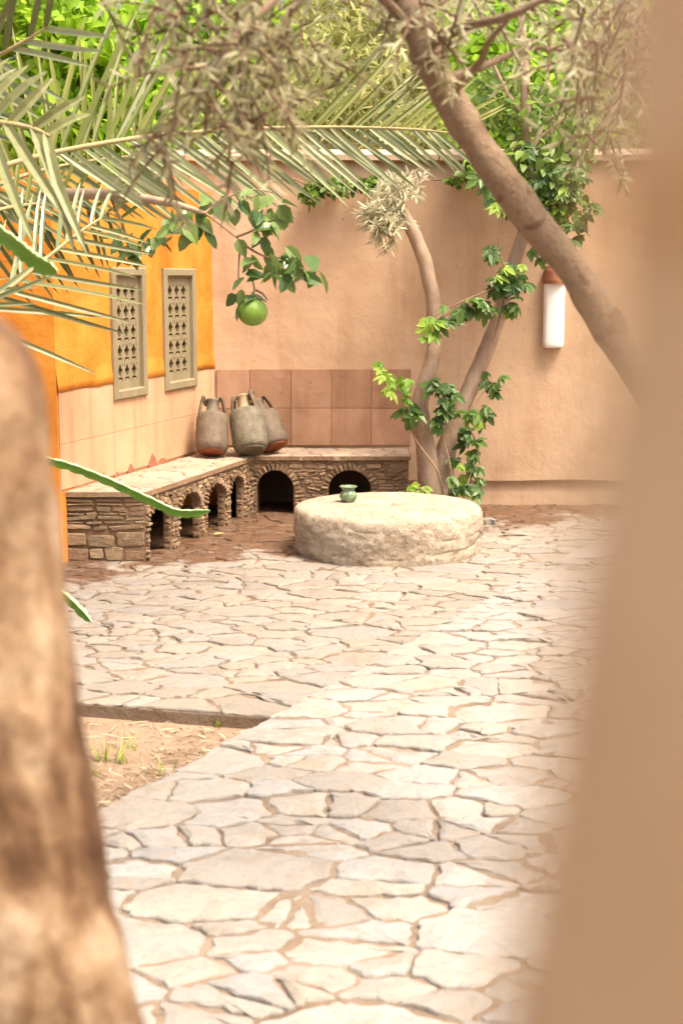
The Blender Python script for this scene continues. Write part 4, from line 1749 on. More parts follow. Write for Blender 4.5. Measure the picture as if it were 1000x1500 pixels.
clusters = [  # px, py, rx, ry, count, depth offset, bright
    (573, 540, 18, 14, 6, -.2, 1), (585, 562, 20, 14, 6, -.2, 1), (594, 580, 14, 10, 3, -.18, 1), (596, 602, 14, 12, 5, -.18, 0), (606, 608, 6, 6, 2, -.18, 0),
    (632, 470, 16, 12, 6, -.2, 1), (632, 492, 14, 8, 3, -.2, 1), (655, 458, 16, 12, 6, -.18, 0), (684, 450, 20, 14, 8, -.17, 0), (705, 448, 18, 16, 8, -.15, 0),
    (735, 410, 20, 24, 12, -.12, 0), (752, 400, 16, 20, 10, -.12, 0), (748, 440, 16, 20, 8, -.12, 0), (725, 368, 12, 14, 6, -.1, 0), (770, 405, 10, 14, 4, -.1, 0),
    (645, 562, 14, 14, 7, -.16, 0), (655, 585, 18, 14, 8, -.15, 0), (645, 612, 10, 16, 6, -.15, 0), (664, 605, 8, 14, 4, -.12, 0),
    (714, 552, 10, 8, 3, -.05, 0), (728, 560, 8, 10, 3, -.05, 0), (718, 580, 8, 8, 2, -.05, 0), (712, 600, 6, 10, 2, -.06, 0),
    (694, 602, 12, 8, 3, -.1, 0), (682, 622, 12, 8, 3, -.1, 0), (698, 622, 8, 8, 2, -.1, 0), (680, 645, 10, 12, 4, -.1, 0), (694, 655, 10, 14, 4, -.1, 0),
    (672, 672, 14, 10, 4, -.12, 0), (694, 682, 14, 12, 5, -.14, 0), (708, 704, 12, 6, 3, -.15, 0), (670, 706, 18, 10, 6, -.2, 0), (688, 716, 16, 8, 5, -.2, 0),
    (610, 710, 14, 5, 3, -.22, 1), (604, 720, 10, 4, 2, -.22, 1),
    (785, 370, 10, 10, 3, 0, 0), (690, 236, 14, 10, 4, 0, 1), (735, 300, 10, 14, 5, -.1, 1), (722, 285, 12, 16, 6, -.1, 0), (708, 262, 14, 16, 6, -.1, 0),
    (845, 335, 12, 12, 5, -.2, 0), (832, 350, 8, 10, 3, -.2, 0), (860, 312, 14, 14, 5, -.25, 0), (812, 320, 14, 20, 7, -.15, 0), (800, 290, 20, 20, 10, -.15, 0),
    (830, 290, 18, 18, 8, -.2, 0), (840, 260, 18, 16, 8, -.2, 0), (800, 250, 24, 20, 10, -.15, 0), (765, 230, 22, 20, 8, -.1, 0)]
nl = 0
for (px, py, rx, ry, cnt, dz, br_) in clusters:
    for _ in range(cnt):
        a = rv.uniform(0, 6.283)
        q = math.sqrt(rv.random())
        p = P(px + rx * q * math.cos(a), py + ry * q * math.sin(a), TY + dz + rv.uniform(-0.07, 0.07)) - vl
        me = rv.choice(leafB) if (br_ and rv.random() < 0.85) or (not br_ and rv.random() < 0.10) else rv.choice(leafA)
        o = add_object('leaf', me, vine)
        dirv = Vector((rv.uniform(-1, 1), rv.uniform(-1.0, 0.1), rv.uniform(-1.0, 0.15))).normalized()
        nrm = Vector((rv.uniform(-0.5, 0.5), rv.uniform(-0.9, -0.2), rv.uniform(0.4, 1.0)))
        y = nrm.cross(dirv).normalized()
        z = dirv.cross(y)
        s = rv.uniform(0.070, 0.112)
        o.matrix_local = Matrix(((dirv.x * s, y.x * s, z.x * s, p.x), (dirv.y * s, y.y * s, z.y * s, p.y), (dirv.z * s, y.z * s, z.z * s, p.z), (0, 0, 0, 1)))
        nl += 1
print('vine leaves', nl)
# leafy head of the creeper that spills over the wall
pts = blob_points([(790, 240, TY + 0.1, 60, 60, 0.35, 3), (770, 160, TY + 0.3, 70, 50, 0.4, 3), (820, 300, TY - .05, 38, 40, 0.2, 1.5), (840, 200, TY + .2, 50, 50, .3, 1.5),
                   (720, 130, TY + .5, 50, 50, .3, 1.2), (700, 250, TY + .3, 26, 22, .15, .5)], 1500, nr)
dr = nr.normal(size=(1500, 3)) * 0.8 + np.array([0, -0.3, -0.5])
leaf_mass('foliage', M['leaf_wall'], pts - np.array(vl), dr, 0.075, 'ovate', vine, 12)

# ivy along the top of the wall
ivy = tag(empty('wall_creeper', P(480, 262, YB - 0.02)), 'small leafy creeper hanging over the wall coping behind the palm frond', 'vine')
il = ivy.location.copy()
pts = blob_points([(485, 272, YB - .1, 40, 14, .06, 2), (450, 285, YB - .14, 14, 14, .05, .6), (540, 268, YB - .1, 30, 8, .05, .8), (675, 262, YB - .1, 24, 10, .06, .5)], 420, nr)
dr = nr.normal(size=(420, 3)) * 0.7 + np.array([0, -0.4, -0.5])
leaf_mass('foliage', M['leaf_mid'], pts - np.array(il), dr, 0.06, 'oval', ivy, 15)
m = MB()
pts = spline([P(a, b, YB - .1) - il for a, b in ((390, 268), (430, 262), (460, 276), (500, 270), (560, 266), (690, 262))], 5)
m.tube(pts, [0.006] * len(pts), 6)
m.build('stem', M['twig'], ivy)


# ------------------------------------------------------------------ leaning olive in front of the court
LY = 3.5
lean = tag(empty('olive_tree', (1.45, LY, 0)), 'leaning olive tree whose bare tan trunk slants across the tan wall', 'tree')
ll = lean.location.copy()
tp = [Vector((1.45, LY, -0.08)), Vector((1.38, LY, 0.35)), P(1140, 850, LY), P(1018, 668, LY), P(912, 515, LY), P(852, 415, LY), P(766, 305, LY), P(698, 210, LY), P(650, 130, LY), P(616, 55, LY), P(585, -40, LY + .05), P(560, -150, LY + .1), P(540, -300, LY + .2)]
pts = spline([p - ll for p in tp], 8)
m = MB()
m.tube(pts, [q * LY / FPX * (1 + 0.05 * math.sin(k_ * 0.55) + 0.04 * math.sin(k_ * 1.3 + 1)) for k_, q in enumerate(lerps([60, 50, 38, 30, 25, 24, 24, 23.5, 23.5, 24, 22, 18, 13], len(pts)))], 28, 0.13, 9)
m.build('trunk', M['lean_bark'], lean, smooth=True)
limbs = [
    [(612, 55, .0), (540, -20, -.15), (440, -60, -.3), (330, -60, -.4), (220, -50, -.4), (140, -60, -.3)],
    [(600, 20, .0), (520, -40, .1), (430, 10, .15), (400, 90, .1), (385, 150, .05)],
    [(440, -60, -.3), (400, 0, -.4), (340, 60, -.45), (310, 120, -.45), (300, 190, -.4)],
    [(620, 70, 0), (680, 40, -.2), (740, 25, -.35), (820, -10, -.4), (900, -20, -.4)],
    [(640, 120, 0), (700, 100, .2), (780, 70, .3), (860, 80, .35)],
    [(655, 140, .0), (700, 95, -.10), (715, 62, -.2), (745, 28, -.3)],
]
m = MB()
for lb in limbs:
    pts = spline([P(a, b, LY + c) - ll for a, b, c in lb], 6)
    m = MB()
    m.tube(pts, list(np.linspace(0.013, 0.004, len(pts))), 8, 0.1, 9)
    m.build('branch', M['lean_bark'], lean, smooth=True)


def olive_crown(blobs, n, mat, seed, leaf, bias, parent, off, L=(0.10, 0.26), droop=0.7):
    g = np.random.default_rng(seed)
    s_ = blob_points(blobs, n, g) - np.array(off)
    d_ = g.normal(size=(n, 3)) + np.array(bias)
    pos_, ld_, tw_ = sprays(s_, d_, g.uniform(*L, n), 0.0165, R(45), g, droop)
    leaf_mass('crown', mat, pos_, ld_, leaf, 'lance', parent, seed + 1, 0.4)
    twig_mesh(tw_, 0.0042, 0.0014).build('twigs', M['dark_bark'], parent)
    print('olive leaves', len(pos_))


olive_crown([(320, 20, LY - .4, 95, 70, .3, 2.4), (395, 75, LY - .2, 90, 80, .3, 3), (285, 105, LY - .4, 60, 70, .25, 2.2), (345, 165, LY - .2, 90, 38, .2, 1.6),
             (200, 0, LY - .3, 80, 40, .3, 0.8), (500, -15, LY - .1, 90, 35, .25, 0.9), (235, 195, LY - .3, 40, 26, .15, .5), (338, 245, LY - .3, 8, 16, .05, .12)],
            112, M['leaf_olive'], 21, 0.044, (0, -0.2, -0.3), lean, ll, (0.08, 0.20), 0.55)
olive_crown([(720, 0, LY + .3, 90, 40, .25, 1.6), (830, 30, LY + .2, 80, 60, .3, 2.0), (890, 110, LY - .1, 50, 80, .3, 2.2), (860, 40, LY - .3, 60, 60, .3, 1.2),
             (920, 40, LY - .3, 60, 90, .3, 1.6), (610, 0, LY - .1, 50, 35, .2, 1.0), (640, 62, LY - .12, 30, 36, .1, .8), (880, 195, LY + .1, 45, 36, .2, 1)],
            165, M['leaf_olive_sunlit'], 23, 0.040, (0.3, -0.1, -0.1), lean, ll, (0.08, 0.18), 0.4)

# ------------------------------------------------------------------ date palm at the side
K = P(-210, 330, 6.0)
palm = tag(empty('date_palm', (K.x, K.y, 0)), 'low date palm arching feathery fronds over the orange house corner', 'palm')
kl = palm.location.copy()
m = MB()
pts = [Vector((0, 0, -0.05)) + (K - kl) * (i / 14) for i in range(15)]
m.tube(pts, [0.19 + 0.02 * (i % 2) for i in range(15)], 18, 0.08, 8)
m.build('trunk', M['palm_trunk'], palm)
leaflet_meshes = {k: leaf_mesh('leaflet', 'blade', M[k]) for k in ('palm_green', 'palm_pale', 'palm_dark')}
rp = random.Random(17)


def frond(pts_px, n, La, Lb, ang, nrm, up_mat, low_mat, width=1.0, r0=0.016, start=0.12, rise=(0.0, 0.0), lens=None):
    """rachis through photo-placed points; leaflets on both sides, swept forward"""
    pts_ = spline([P(a, b, c) - kl for a, b, c in pts_px], 10)
    mm = MB()
    mm.tube(pts_, list(np.linspace(r0, 0.004, len(pts_))), 8)
    fr = mm.build('frond', M['rachis'], palm, smooth=True)
    cum = [0.0]
    for i in range(1, len(pts_)):
        cum.append(cum[-1] + (pts_[i] - pts_[i - 1]).length)
    nrm = Vector(nrm).normalized()
    for i in range(n):
        for side_ in (1, -1):
            s = (start + (1 - start) * (i + rp.uniform(-0.3, 0.3)) / (n - 1))
            s = min(0.995, max(0.0, s))
            dist = s * cum[-1]
            j = next(q for q in range(1, len(cum)) if cum[q] >= dist - 1e-9)
            f = (dist - cum[j - 1]) / max(1e-6, cum[j] - cum[j - 1])
            p = pts_[j - 1].lerp(pts_[j], f)
            t = (pts_[j] - pts_[j - 1]).normalized()
            sd = nrm.cross(t).normalized() * side_
            zz = t.cross(sd) * side_
            a = R((ang[0] if side_ > 0 else ang[1]) * (1.1 - 0.35 * s) + rp.uniform(-5, 5))
            d = t * math.cos(a) + sd * math.sin(a) + nrm * ((rise[0] if side_ > 0 else rise[1]) + rp.uniform(-0.08, 0.08)) + Vector((0, 0, -0.05))
            d.normalize()
            L = (La if side_ > 0 else Lb) * (0.55 + 0.75 * math.sin(math.pi * min(1, 0.12 + s * 0.8)) - 0.25 * s) * rp.uniform(0.88, 1.1)
            nn = (nrm + t * rp.uniform(-0.5, 0.5) + sd * rp.uniform(-0.4, 0.4)).normalized()
            y = nn.cross(d).normalized()
            z = d.cross(y)
            o_ = add_object('leaflet', leaflet_meshes[up_mat if side_ > 0 else low_mat], fr)
            w = L * 0.25 + 0.48 * width
            o_.matrix_local = Matrix(((d.x * L, y.x * w, z.x * w, p.x), (d.y * L, y.y * w, z.y * w, p.y), (d.z * L, y.z * w, z.z * w, p.z), (0, 0, 0, 1)))
    return fr


# long frond across the wall top: upper leaflets green, lower ones pale
frond([(-190, 330, 6.0), (0, 245, 6.25), (180, 205, 6.5), (340, 190, 6.75), (480, 186, 6.9), (600, 189, 7.0), (668, 196, 7.0)], 42, 0.62, 0.50, (55, 44), (0.0, -1.0, 0.15),
      'palm_green', 'palm_pale', 1.0, 0.014, 0.30)
# a near frond whose broad grey leaflets hang down
frond([(-190, 330, 6.0), (-150, 225, 5.2), (-90, 188, 4.7), (-25, 178, 4.4), (40, 186, 4.3), (75, 200, 4.25)], 17, 0.30, 0.78, (88, 50), (0.1, -1.0, 0.3),
      'palm_dark', 'palm_dark', 1.5, 0.018, 0.35)
# upright leaflets behind
frond([(-190, 330, 6.0), (-60, 290, 6.4), (60, 250, 6.7), (160, 232, 6.9), (240, 226, 7.1)], 27, 0.60, 0.42, (88, 50), (0.15, -1.0, 0.1),
      'palm_green', 'palm_pale', 1.0, 0.014, 0.25)
# low frond, leaflets fanning to the window
frond([(-190, 360, 6.0), (-70, 470, 5.8), (0, 432, 5.9), (60, 385, 6.0), (110, 345, 6.1), (150, 318, 6.2)], 17, 0.40, 0.46, (48, 58), (0.0, -1.0, 0.2),
      'palm_pale', 'palm_dark', 0.9, 0.014, 0.2)
# frond out at the top
frond([(-190, 320, 6.0), (-140, 200, 5.6), (-70, 110, 5.2), (0, 80, 5.0), (70, 40, 4.9)], 14, 0.40, 0.44, (60, 40), (0.0, -1.0, -0.1),
      'palm_dark', 'palm_pale', 1.1, 0.016, 0.3)
# one more behind, dropping in front of the house
frond([(-190, 340, 6.0), (-60, 320, 6.3), (40, 300, 6.6), (120, 300, 6.8), (180, 320, 6.9)], 16, 0.36, 0.40, (70, 75), (0.0, -1.0, 0.0),
      'palm_green', 'palm_dark', 0.9, 0.012, 0.25)

# ------------------------------------------------------------------ citrus branch and its fruit
CY = 6.4
citrus = tag(empty('citrus_tree', (-2.1, 7.2, 0)), 'citrus tree reaching a thin leafy branch in front of the rear corner', 'tree')
cl = citrus.location.copy()
m = MB()
pts = spline([Vector((0, 0, -0.05)), Vector((0.02, 0.0, 0.7)), Vector((-0.02, -0.05, 1.4)), P(-60, 330, 7.0) - cl, P(60, 290, 6.8) - cl, P(160, 285, 6.6) - cl, P(250, 298, CY) - cl, P(300, 312, CY) - cl], 6)
m.tube(pts, list(np.interp(np.linspace(0, 1, len(pts)), [0, .3, .5, 1], [0.06, 0.05, 0.035, 0.008])), 10, 0.05)
m.build('trunk', M['bark'], citrus, smooth=True)
stem_lines = [
    [(300, 312, 0), (322, 328, 0), (340, 343, 0), (352, 352, -.02)],
    [(345, 347, -.01), (365, 340, -.03), (380, 330, -.05), (392, 300, -.05)],
    [(350, 352, -.02), (372, 368, -.03), (395, 378, -.05), (425, 385, -.06), (452, 400, -.06)],
    [(350, 352, -.02), (356, 368, -.02), (364, 392, -.02), (372, 420, -.02), (370, 436, -.02)],
    [(250, 298, 0), (262, 310, .02), (270, 330, .04)],
    [(300, 312, 0), (330, 290, .05), (370, 278, .08), (400, 282, .1)],
    [(160, 285, .2), (180, 330, .2), (190, 360, .2)],
    [(352, 355, -.02), (350, 385, -.02), (349, 410, -.02)],
    [(372, 424, -.02), (384, 430, -.02), (392, 440, -.02)],
]
for sl in stem_lines:
    m = MB()
    pts = spline([P(a, b, CY + c) - cl for a, b, c in sl], 5)
    m.tube(pts, list(np.linspace(0.006, 0.003, len(pts))), 6)
    m.build('twig', M['twig'], citrus, smooth=True)
rc = random.Random(29)
cleaf = leaf_mesh('leaf', 'ovate', M['leaf_citrus'])
cleaf2 = leaf_mesh('leaf', 'oval', M['leaf_citrus'])
spots = []
for (px, py, rx, ry, cnt, dY) in ((180, 345, 16, 8, 5, .2), (186, 372, 14, 10, 6, .2), (200, 358, 14, 10, 4, .2), (235, 340, 20, 10, 6, .1), (262, 330, 18, 10, 7, .05),
                                  (275, 310, 25, 15, 9, .1), (290, 330, 10, 10, 4, .05), (320, 300, 30, 14, 7, .06), (360, 290, 26, 16, 8, .06), (385, 305, 20, 20, 9, -.03),
                                  (395, 325, 14, 16, 7, -.04), (378, 345, 10, 8, 3, -.05), (410, 300, 14, 8, 4, 0),
                                  (405, 372, 14, 12, 5, -.05), (415, 395, 22, 14, 8, -.06), (440, 385, 14, 14, 5, -.06), (455, 405, 14, 12, 5, -.06), (432, 372, 8, 6, 2, -.06),
                                  (350, 428, 6, 8, 2, -.03), (362, 405, 5, 6, 2, -.02), (345, 352, 4, 4, 1, -.03), (366, 440, 10, 3, 3, -.05), (372, 375, 10, 6, 3, -.03), (385, 402, 6, 8, 2, -.03)):
    for _ in range(cnt):
        spots.append((px + rc.uniform(-rx, rx), py + rc.uniform(-ry, ry), CY + dY + rc.uniform(-.05, .05)))
for (px, py, Y) in spots:
    p = P(px, py, Y) - cl
    o = add_object('leaf', rc.choice([cleaf, cleaf2]), citrus)
    d = Vector((rc.uniform(-1, 1), rc.uniform(-0.9, 0.4), rc.uniform(-1.1, 0.0))).normalized()
    nn = Vector((rc.uniform(-0.7, 0.7), rc.uniform(-1, 0.1), rc.uniform(0.2, 1.0)))
    y = nn.cross(d).normalized()
    z = d.cross(y)
    s = rc.uniform(0.07, 0.115)
    o.matrix_local = Matrix(((d.x * s, y.x * s, z.x * s, p.x), (d.y * s, y.y * s, z.y * s, p.y), (d.z * s, y.z * s, z.z * s, p.z), (0, 0, 0, 1)))

fp = P(370, 457, CY - 0.02)
fruit = tag(empty('citrus_fruit', fp), 'single round green citrus fruit hanging at the branch tip', 'fruit')
m = MB()
fr_ = 22.0 * CY / FPX
prof = []
for i in range(19):
    a = -math.pi / 2 + math.pi * i / 18
    r = math.cos(a)
    z = math.sin(a) * 0.92
    if a > 1.2:
        z -= 0.10 * (a - 1.2) ** 1.3 / 0.3
    prof.append((max(0.002, r) * fr_, z * fr_))
m.lathe(prof, 36)
m.build('fruit_body', M['fruit'], fruit, smooth=True)
m = MB()
m.lathe([(0.001, 0.70 * fr_), (0.25 * fr_, 0.74 * fr_), (0.22 * fr_, 0.86 * fr_), (0.08 * fr_, 0.92 * fr_), (0.06 * fr_, 1.25 * fr_), (0.05 * fr_, 1.3 * fr_)], 10)
m.build('calyx', M['cactus'], fruit, smooth=True)
for a, tl_ in ((2.6, 0.3), (4.4, 0.15), (0.4, 0.2)):
    o = add_object('leaf', cleaf, fruit)
    d = Vector((math.cos(a), math.sin(a) * 0.8, -tl_ * 1.4)).normalized()
    nn = Vector((0.1, -0.5, 1))
    y = nn.cross(d).normalized()
    z = d.cross(y)
    s = fr_ * 1.15
    p = Vector((0, -0.01, fr_ * 1.0))
    o.matrix_local = Matrix(((d.x * s, y.x * s, z.x * s, p.x), (d.y * s, y.y * s, z.y * s, p.y), (d.z * s, y.z * s, z.z * s, p.z), (0, 0, 0, 1)))

# ------------------------------------------------------------------ trailing cactus
cact = tag(empty('cactus', (P(-30, 1000, 5.4).x, 5.4, -0.06)), 'trailing green cactus with thin scalloped stems poking past the near trunk', 'cactus')
ca = cact.location.copy()


def cactus_stem(line, r, n_sc):
    pts_ = spline([(q if isinstance(q, Vector) else P(*q)) - ca for q in line], 16)
    n_ = len(pts_)
    root_ = None
    for rib, (an, mt) in enumerate(((R(80), 'cactus'), (R(-35), 'cactus_rib'), (R(200), 'cactus'))):
        mm = MB()
        vs_, fs = [], []
        for i, p in enumerate(pts_):
            t = (pts_[min(i + 1, n_ - 1)] - pts_[max(i - 1, 0)]).normalized()
            a_ = t.cross(Vector((0, -1, 0.2))).normalized()
            b_ = t.cross(a_).normalized()
            u = i / (n_ - 1)
            taper = min(1.0, (1 - u) * 14 + 0.15)
            sc_ = 0.80 + 0.32 * abs(math.sin(u * n_sc * math.pi)) ** 0.7
            d_ = a_ * math.sin(an) + b_ * math.cos(an)
            e_ = a_ * math.cos(an) - b_ * math.sin(an)
            rr_ = r * taper
            vs_ += [p + e_ * rr_ * 0.30 - d_ * rr_ * 0.1, p + d_ * rr_ * sc_ + e_ * rr_ * 0.06, p + d_ * rr_ * sc_ - e_ * rr_ * 0.06, p - e_ * rr_ * 0.30 - d_ * rr_ * 0.1]
        for i in range(n_ - 1):
            for q in range(4):
                q2 = (q + 1) % 4
                fs.append((i * 4 + q, i * 4 + q2, (i + 1) * 4 + q2, (i + 1) * 4 + q))
        mm.add(vs_, fs)
        if root_ is None:
            root_ = mm.build('stem', M[mt], cact, smooth=False)
        else:
            mm.build('rib', M[mt], root_)


base = Vector((ca.x, 5.4, -0.05))
cactus_stem([base, (-30, 900, 5.5), (-20, 740, 5.7), (20, 672, 5.9), (80, 676, 6.0), (150, 700, 6.1), (220, 732, 6.15), (262, 750, 6.15), (308, 748, 6.15)], 0.022, 26)
cactus_stem([base + Vector((0.02, 0.02, 0)), (-10, 940, 5.5), (30, 850, 5.6), (70, 858, 5.7), (100, 876, 5.7), (134, 911, 5.7)], 0.020, 16)
cactus_stem([base + Vector((-0.03, 0, 0)), (-120, 900, 5.0), (-150, 560, 4.5), (-110, 340, 4.2), (-40, 320, 4.0), (15, 350, 3.9), (50, 378, 3.9), (84, 398, 3.9)], 0.026, 24)

# ------------------------------------------------------------------ near trunk and near wall
NY = 1.2
near = tag(empty('foreground_tree', (P(70, 1500, NY).x - 0.02, NY, 0)), 'gnarled mottled brown tree trunk standing at the edge of the planting bed', 'tree')
nl_ = near.location.copy()
edge = [(205, 1500), (168, 1340), (152, 1210), (128, 1100), (108, 960), (92, 800), (82, 680), (64, 590)]
rads = [0.092, 0.083, 0.080, 0.078, 0.076, 0.074, 0.073, 0.071]
cpts = []
for (ex, ey), r in zip(edge, rads):
    q = P(ex, ey, NY)
    cpts.append(Vector((q.x - r, NY, q.z)))
low = cpts[0]
full = [Vector((low.x + 0.07, NY, -0.08)), Vector((low.x + 0.06, NY, 0.12)), Vector((low.x + 0.05, NY, 0.5))] + cpts
last = cpts[-1]
full += [last + Vector((-0.03, 0.0, 0.02)), last + Vector((-0.09, 0.0, 0.025)), last + Vector((-0.22, 0.0, 0.10)), last + Vector((-0.5, 0.1, 0.55)), last + Vector((-0.62, 0.1, 1.0))]
rad = [0.22, 0.16, 0.115] + rads + [0.068, 0.062, 0.058, 0.05, 0.04]
pts = spline([p - nl_ for p in full], 8)
m = MB()
m.tube(pts, lerps(rad, len(pts)), 40, 0.11, 8)
m.build('trunk', M['near_bark'], near, smooth=True)
g = np.random.default_rng(40)
tip = full[-1] - nl_
s_ = np.array([tip.x, tip.y, tip.z]) + g.normal(size=(70, 3)) * np.array([0.30, 0.35, 0.25]) + np.array([-0.1, 0, 0.15])
pos_, ld_, tw_ = sprays(s_, g.normal(size=(70, 3)), g.uniform(0.15, 0.3, 70), 0.02, R(42), g, 0.5)
leaf_mass('crown', M['leaf_olive'], pos_, ld_, 0.05, 'lance', near, 41, 0.4)

# wall beside the camera: battered adobe end of a wall
WY = 0.15
prof_px = [(940, -300), (940, 0), (942, 200), (938, 420), (925, 600), (900, 740), (878, 880), (858, 1050), (838, 1200), (812, 1340), (785, 1500), (765, 1650)]
prof_xz = [(P(a - 52, b, WY).x, P(a, b, WY).z) for a, b in prof_px]
prof_xz = [(0.031, 2.5), (0.029, 1.9)] + prof_xz[1:] + [(0.010, 1.35), (0.006, 0.8), (0.0, 0.4), (-0.004, -0.08)]
cur = spline([Vector((a, 0, b)) for a, b in prof_xz], 6)
nw = tag(empty('near_wall', (0.4, 0.0, 0)), 'smooth tan adobe wall end bulging towards its foot beside the path', 'wall')
m = MB()
vs_, fs = [], []
rad_ = 0.02
arc = [(rad_ * (1 - math.cos(q)), rad_ * (1 - math.sin(q))) for q in np.linspace(0, math.pi / 2, 8)]   # (x in, y back)
ringn = 0
for p in cur:
    row = [(2.6, -0.35, p.z), (p.x + 0.05, -0.35, p.z), (p.x, -0.30, p.z), (p.x, -0.1, p.z)] + [(p.x + a[0], WY + 0.02 - a[1], p.z) for a in arc] + [(2.6, WY + 0.02, p.z)]
    ringn = len(row)
    for (x, y, z) in row:
        nz_ = 0.0015 * mnoise.noise(Vector((x * 9, y * 9, z * 9)))
        vs_.append((x - 0.4 + nz_, y, z))
for i in range(len(cur) - 1):
    for k in range(ringn - 1):
        a = i * ringn + k
        fs.append((a, a + ringn, a + ringn + 1, a + 1))
fs.append(tuple(range(ringn)))
m.add(vs_, fs)
m.build('wall_body', M['near_wall'], nw, smooth=True)

# ------------------------------------------------------------------ trees beyond the walls
def bg_tree(label, blobs, n, mat, leaf, kind, base, seed, trunk_top, up=0.5):
    t_ = tag(empty('broadleaf_tree', base), label, 'tree', None)
    b = Vector(base)
    m_ = MB()
    top = P(*trunk_top) - b
    pl = spline([Vector((0, 0, -0.06)), Vector((0.05, 0, top.z * 0.5)), top], 6)
    m_.tube(pl, list(np.linspace(0.14, 0.05, len(pl))), 10, 0.08)
    g_ = np.random.default_rng(seed)
    for bl_ in blobs:
        e = P(bl_[0], bl_[1], bl_[2]) - b
        pl = spline([pl[len(pl) // 2 + 3], top.lerp(e, 0.5) + Vector((0, 0, 0.1)), e], 5) if False else spline([top, top.lerp(e, 0.5) + Vector((0, 0, 0.08)), e], 5)
        m_.tube(pl, list(np.linspace(0.045, 0.01, len(pl))), 7)
    m_.build('trunk', M['bark'], t_, smooth=True)
    # leaves gathered in clumps
    nc = n // 14
    cen = blob_points(blobs, nc, g_)
    pos_ = np.repeat(cen, 14, axis=0) + g_.normal(size=(nc * 14, 3)) * 0.10 - np.array(b)
    d_ = g_.normal(size=(nc * 14, 3)) * 0.8 + np.array([0, -0.2, -0.35])
    leaf_mass('crown', mat, pos_, d_, leaf, kind, t_, seed + 1, up)
    return t_


bg_tree('bright lime green tree with broad leaves beyond the orange house', [(80, 60, 12.5, 140, 100, .8, 3), (200, 140, 12.4, 120, 90, .7, 3), (60, 180, 12.2, 120, 60, .6, 1.5), (300, 40, 12.8, 120, 80, .7, 2), (20, -60, 12.6, 160, 90, .7, 1), (220, 220, 12.0, 70, 40, .4, .8)],
        9000, M['leaf_lime_backlit'], 0.125, 'ovate', (-2.4, 13.0, -0.06), 51, (120, 160, 12.6))
bg_tree('yellow green feathery tree beyond the rear wall behind the palm frond', [(470, 60, 13.5, 120, 90, .8, 2.4), (560, 130, 13.2, 110, 80, .7, 2.4), (430, 170, 13.0, 110, 60, .6, 2), (620, 200, 12.6, 70, 40, .5, 1), (520, -40, 13.6, 140, 60, .6, 1), (640, 50, 13.4, 80, 80, .6, 1.6), (330, 150, 13.4, 90, 70, .6, 1.2)],
        12500, M['leaf_yellow'], 0.14, 'lance', (0.1, 13.6, -0.06), 53, (500, 190, 13.4))
bg_tree('fresh green tree beyond the rear wall behind the tall olive stem', [(760, 130, 12.4, 90, 90, .7, 3), (830, 200, 12.2, 80, 60, .5, 2), (720, 200, 12.2, 60, 50, .5, 1.2), (860, 80, 12.6, 100, 80, .7, 1.5), (760, 20, 12.6, 120, 70, .6, 1), (940, 120, 12.6, 90, 110, .6, 1.6)],
        7000, M['leaf_lime_backlit'], 0.11, 'ovate', (1.9, 13.0, -0.06), 55, (790, 190, 12.4))

# ------------------------------------------------------------------ planting bed litter and grass
def bed_pt(rng_):
    while True:
        px, py = rng_.uniform(60, 400), rng_.uniform(1035, 1175)
        p = G(px, py, -0.06)
        q = p.xy - PA
        if q.dot(PN) < -0.03 and (p.xy - BEDA).dot(Vector((-BD.y, BD.x))) < -0.03:
            return p


rl = random.Random(61)
m = MB()
for _ in range(650):
    p = bed_pt(rl)
    if rl.random() < 0.55:            # most of it lies along the path and towards the trunk
        q = PA + PD * rl.uniform(-0.35, 0.85) - PN * abs(rl.gauss(0.05, 0.09))
        p = Vector((q.x, q.y, -0.06))
        if (p.xy - BEDA).dot(Vector((-BD.y, BD.x))) > -0.03:
            continue
    L, w = rl.uniform(0.02, 0.085), rl.uniform(0.0008, 0.003)
    a = rl.uniform(0, 6.283)
    d = Vector((math.cos(a), math.sin(a), 0))
    s = Vector((-d.y, d.x, 0))
    h = rl.uniform(0.002, 0.014)
    lift = rl.uniform(0, 0.012)
    cv = rl.uniform(-0.006, 0.006)
    v = []
    for k in range(4):
        u = k / 3 - 0.5
        c = p + d * L * u + s * cv * (1 - 4 * u * u) + Vector((0, 0, h + lift * k / 3))
        ww = w * (1 - 1.6 * u * u)
        v += [c + s * ww, c - s * ww + Vector((0, 0, rl.uniform(0, 0.003)))]
    m.add(v, [(2 * k, 2 * k + 1, 2 * k + 3, 2 * k + 2) for k in range(3)])
o = m.build('leaf_litter', M['straw'])
tag(o, 'dry straw and leaf litter scattered over the planting bed', 'litter', kind='stuff')
m = MB()
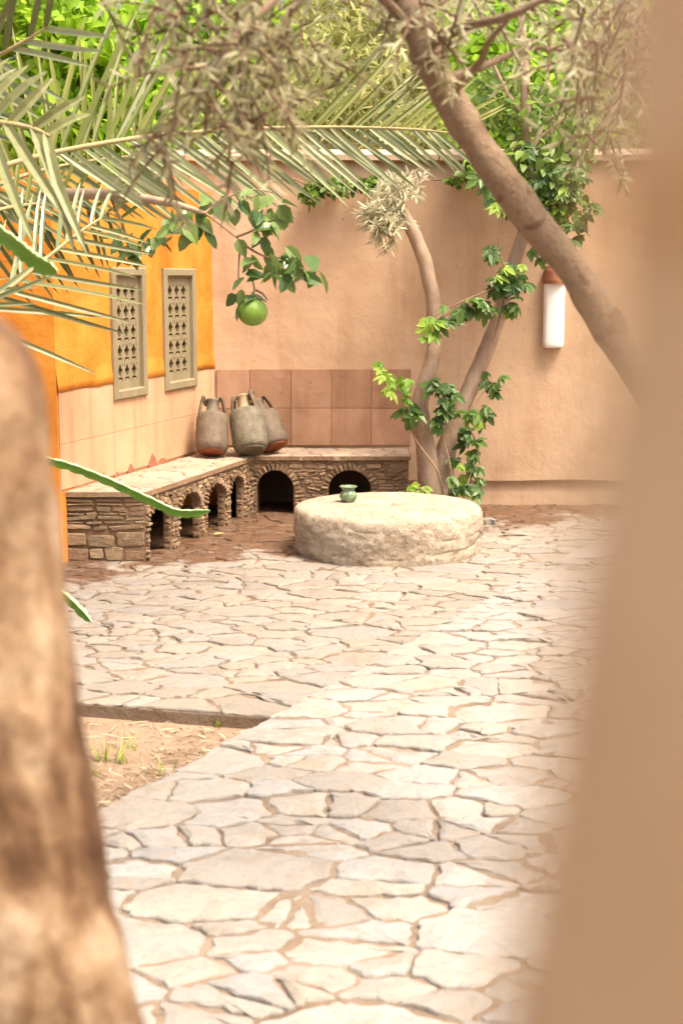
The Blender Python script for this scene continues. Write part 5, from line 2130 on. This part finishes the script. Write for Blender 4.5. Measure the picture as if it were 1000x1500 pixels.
for _ in range(260):
    p = bed_pt(rl)
    r = rl.uniform(0.002, 0.006) * (1.8 if rl.random() < 0.08 else 1)
    m.lathe([(r * 0.6, -r * 0.4), (r, 0.1 * r), (r * 0.7, r * 0.6), (r * 0.2, r * 0.75)], 6, (p.x, p.y, p.z + r * 0.2))
o = m.build('pebbles', M['clod'])
tag(o, 'small dark clods and pebbles strewn on the bare soil', 'pebbles', kind='stuff')
tufts = [(150, 1115, 14, 0.10, 'grass tuft of tall bright blades beside the near trunk'), (176, 1118, 12, 0.11, 'grass tuft with the longest blades in the planting bed'),
         (232, 1138, 6, 0.08, 'thin sparse grass shoot close to the path edge'), (316, 1066, 12, 0.055, 'short round grass tuft under the court paving edge'),
         (140, 1135, 8, 0.06, 'low grass tuft among straw by the near trunk'), (196, 1098, 5, 0.07, 'small grass shoot on bare soil in the bed')]
for (px, py, n_, L, lab) in tufts:
    p = G(px, py, -0.06)
    t_ = tag(empty('grass_tuft', p), lab, 'grass', 'grass tufts in the planting bed')
    m = MB()
    for _ in range(n_):
        a = rl.uniform(0, 6.283)
        ln = rl.uniform(0.1, 0.6)
        b0_ = Vector((rl.gauss(0, 0.012), rl.gauss(0, 0.012), 0))
        d = Vector((math.cos(a) * ln, math.sin(a) * ln, 1)).normalized()
        s = Vector((-math.sin(a), math.cos(a), 0)) * rl.uniform(0.002, 0.004)
        l_ = L * rl.uniform(0.5, 1.15)
        v = []
        for k in range(4):
            u = k / 3
            c = b0_ + d * l_ * u + Vector((math.cos(a), math.sin(a), -0.6)) * 0.3 * l_ * u * u
            v += [c + s * (1 - u * 0.9), c - s * (1 - u * 0.9)]
        m.add(v, [(2 * k, 2 * k + 1, 2 * k + 3, 2 * k + 2) for k in range(3)])
    m.build('blades', M['grass'], t_)
for (px, py, a) in ((314, 783, 0.4),):
    p = G(px, py, 0.012)
    o = add_object('fallen_leaf', leaf_mesh('fallen_leaf', 'ovate', M['leaf_yellow']))
    o.location = p
    o.scale = (0.07, 0.07, 0.05)
    o.rotation_euler = (0.1, -0.15, a)
    tag(o, 'small yellow fallen leaf on the wet brown paving before the bench', 'leaf')
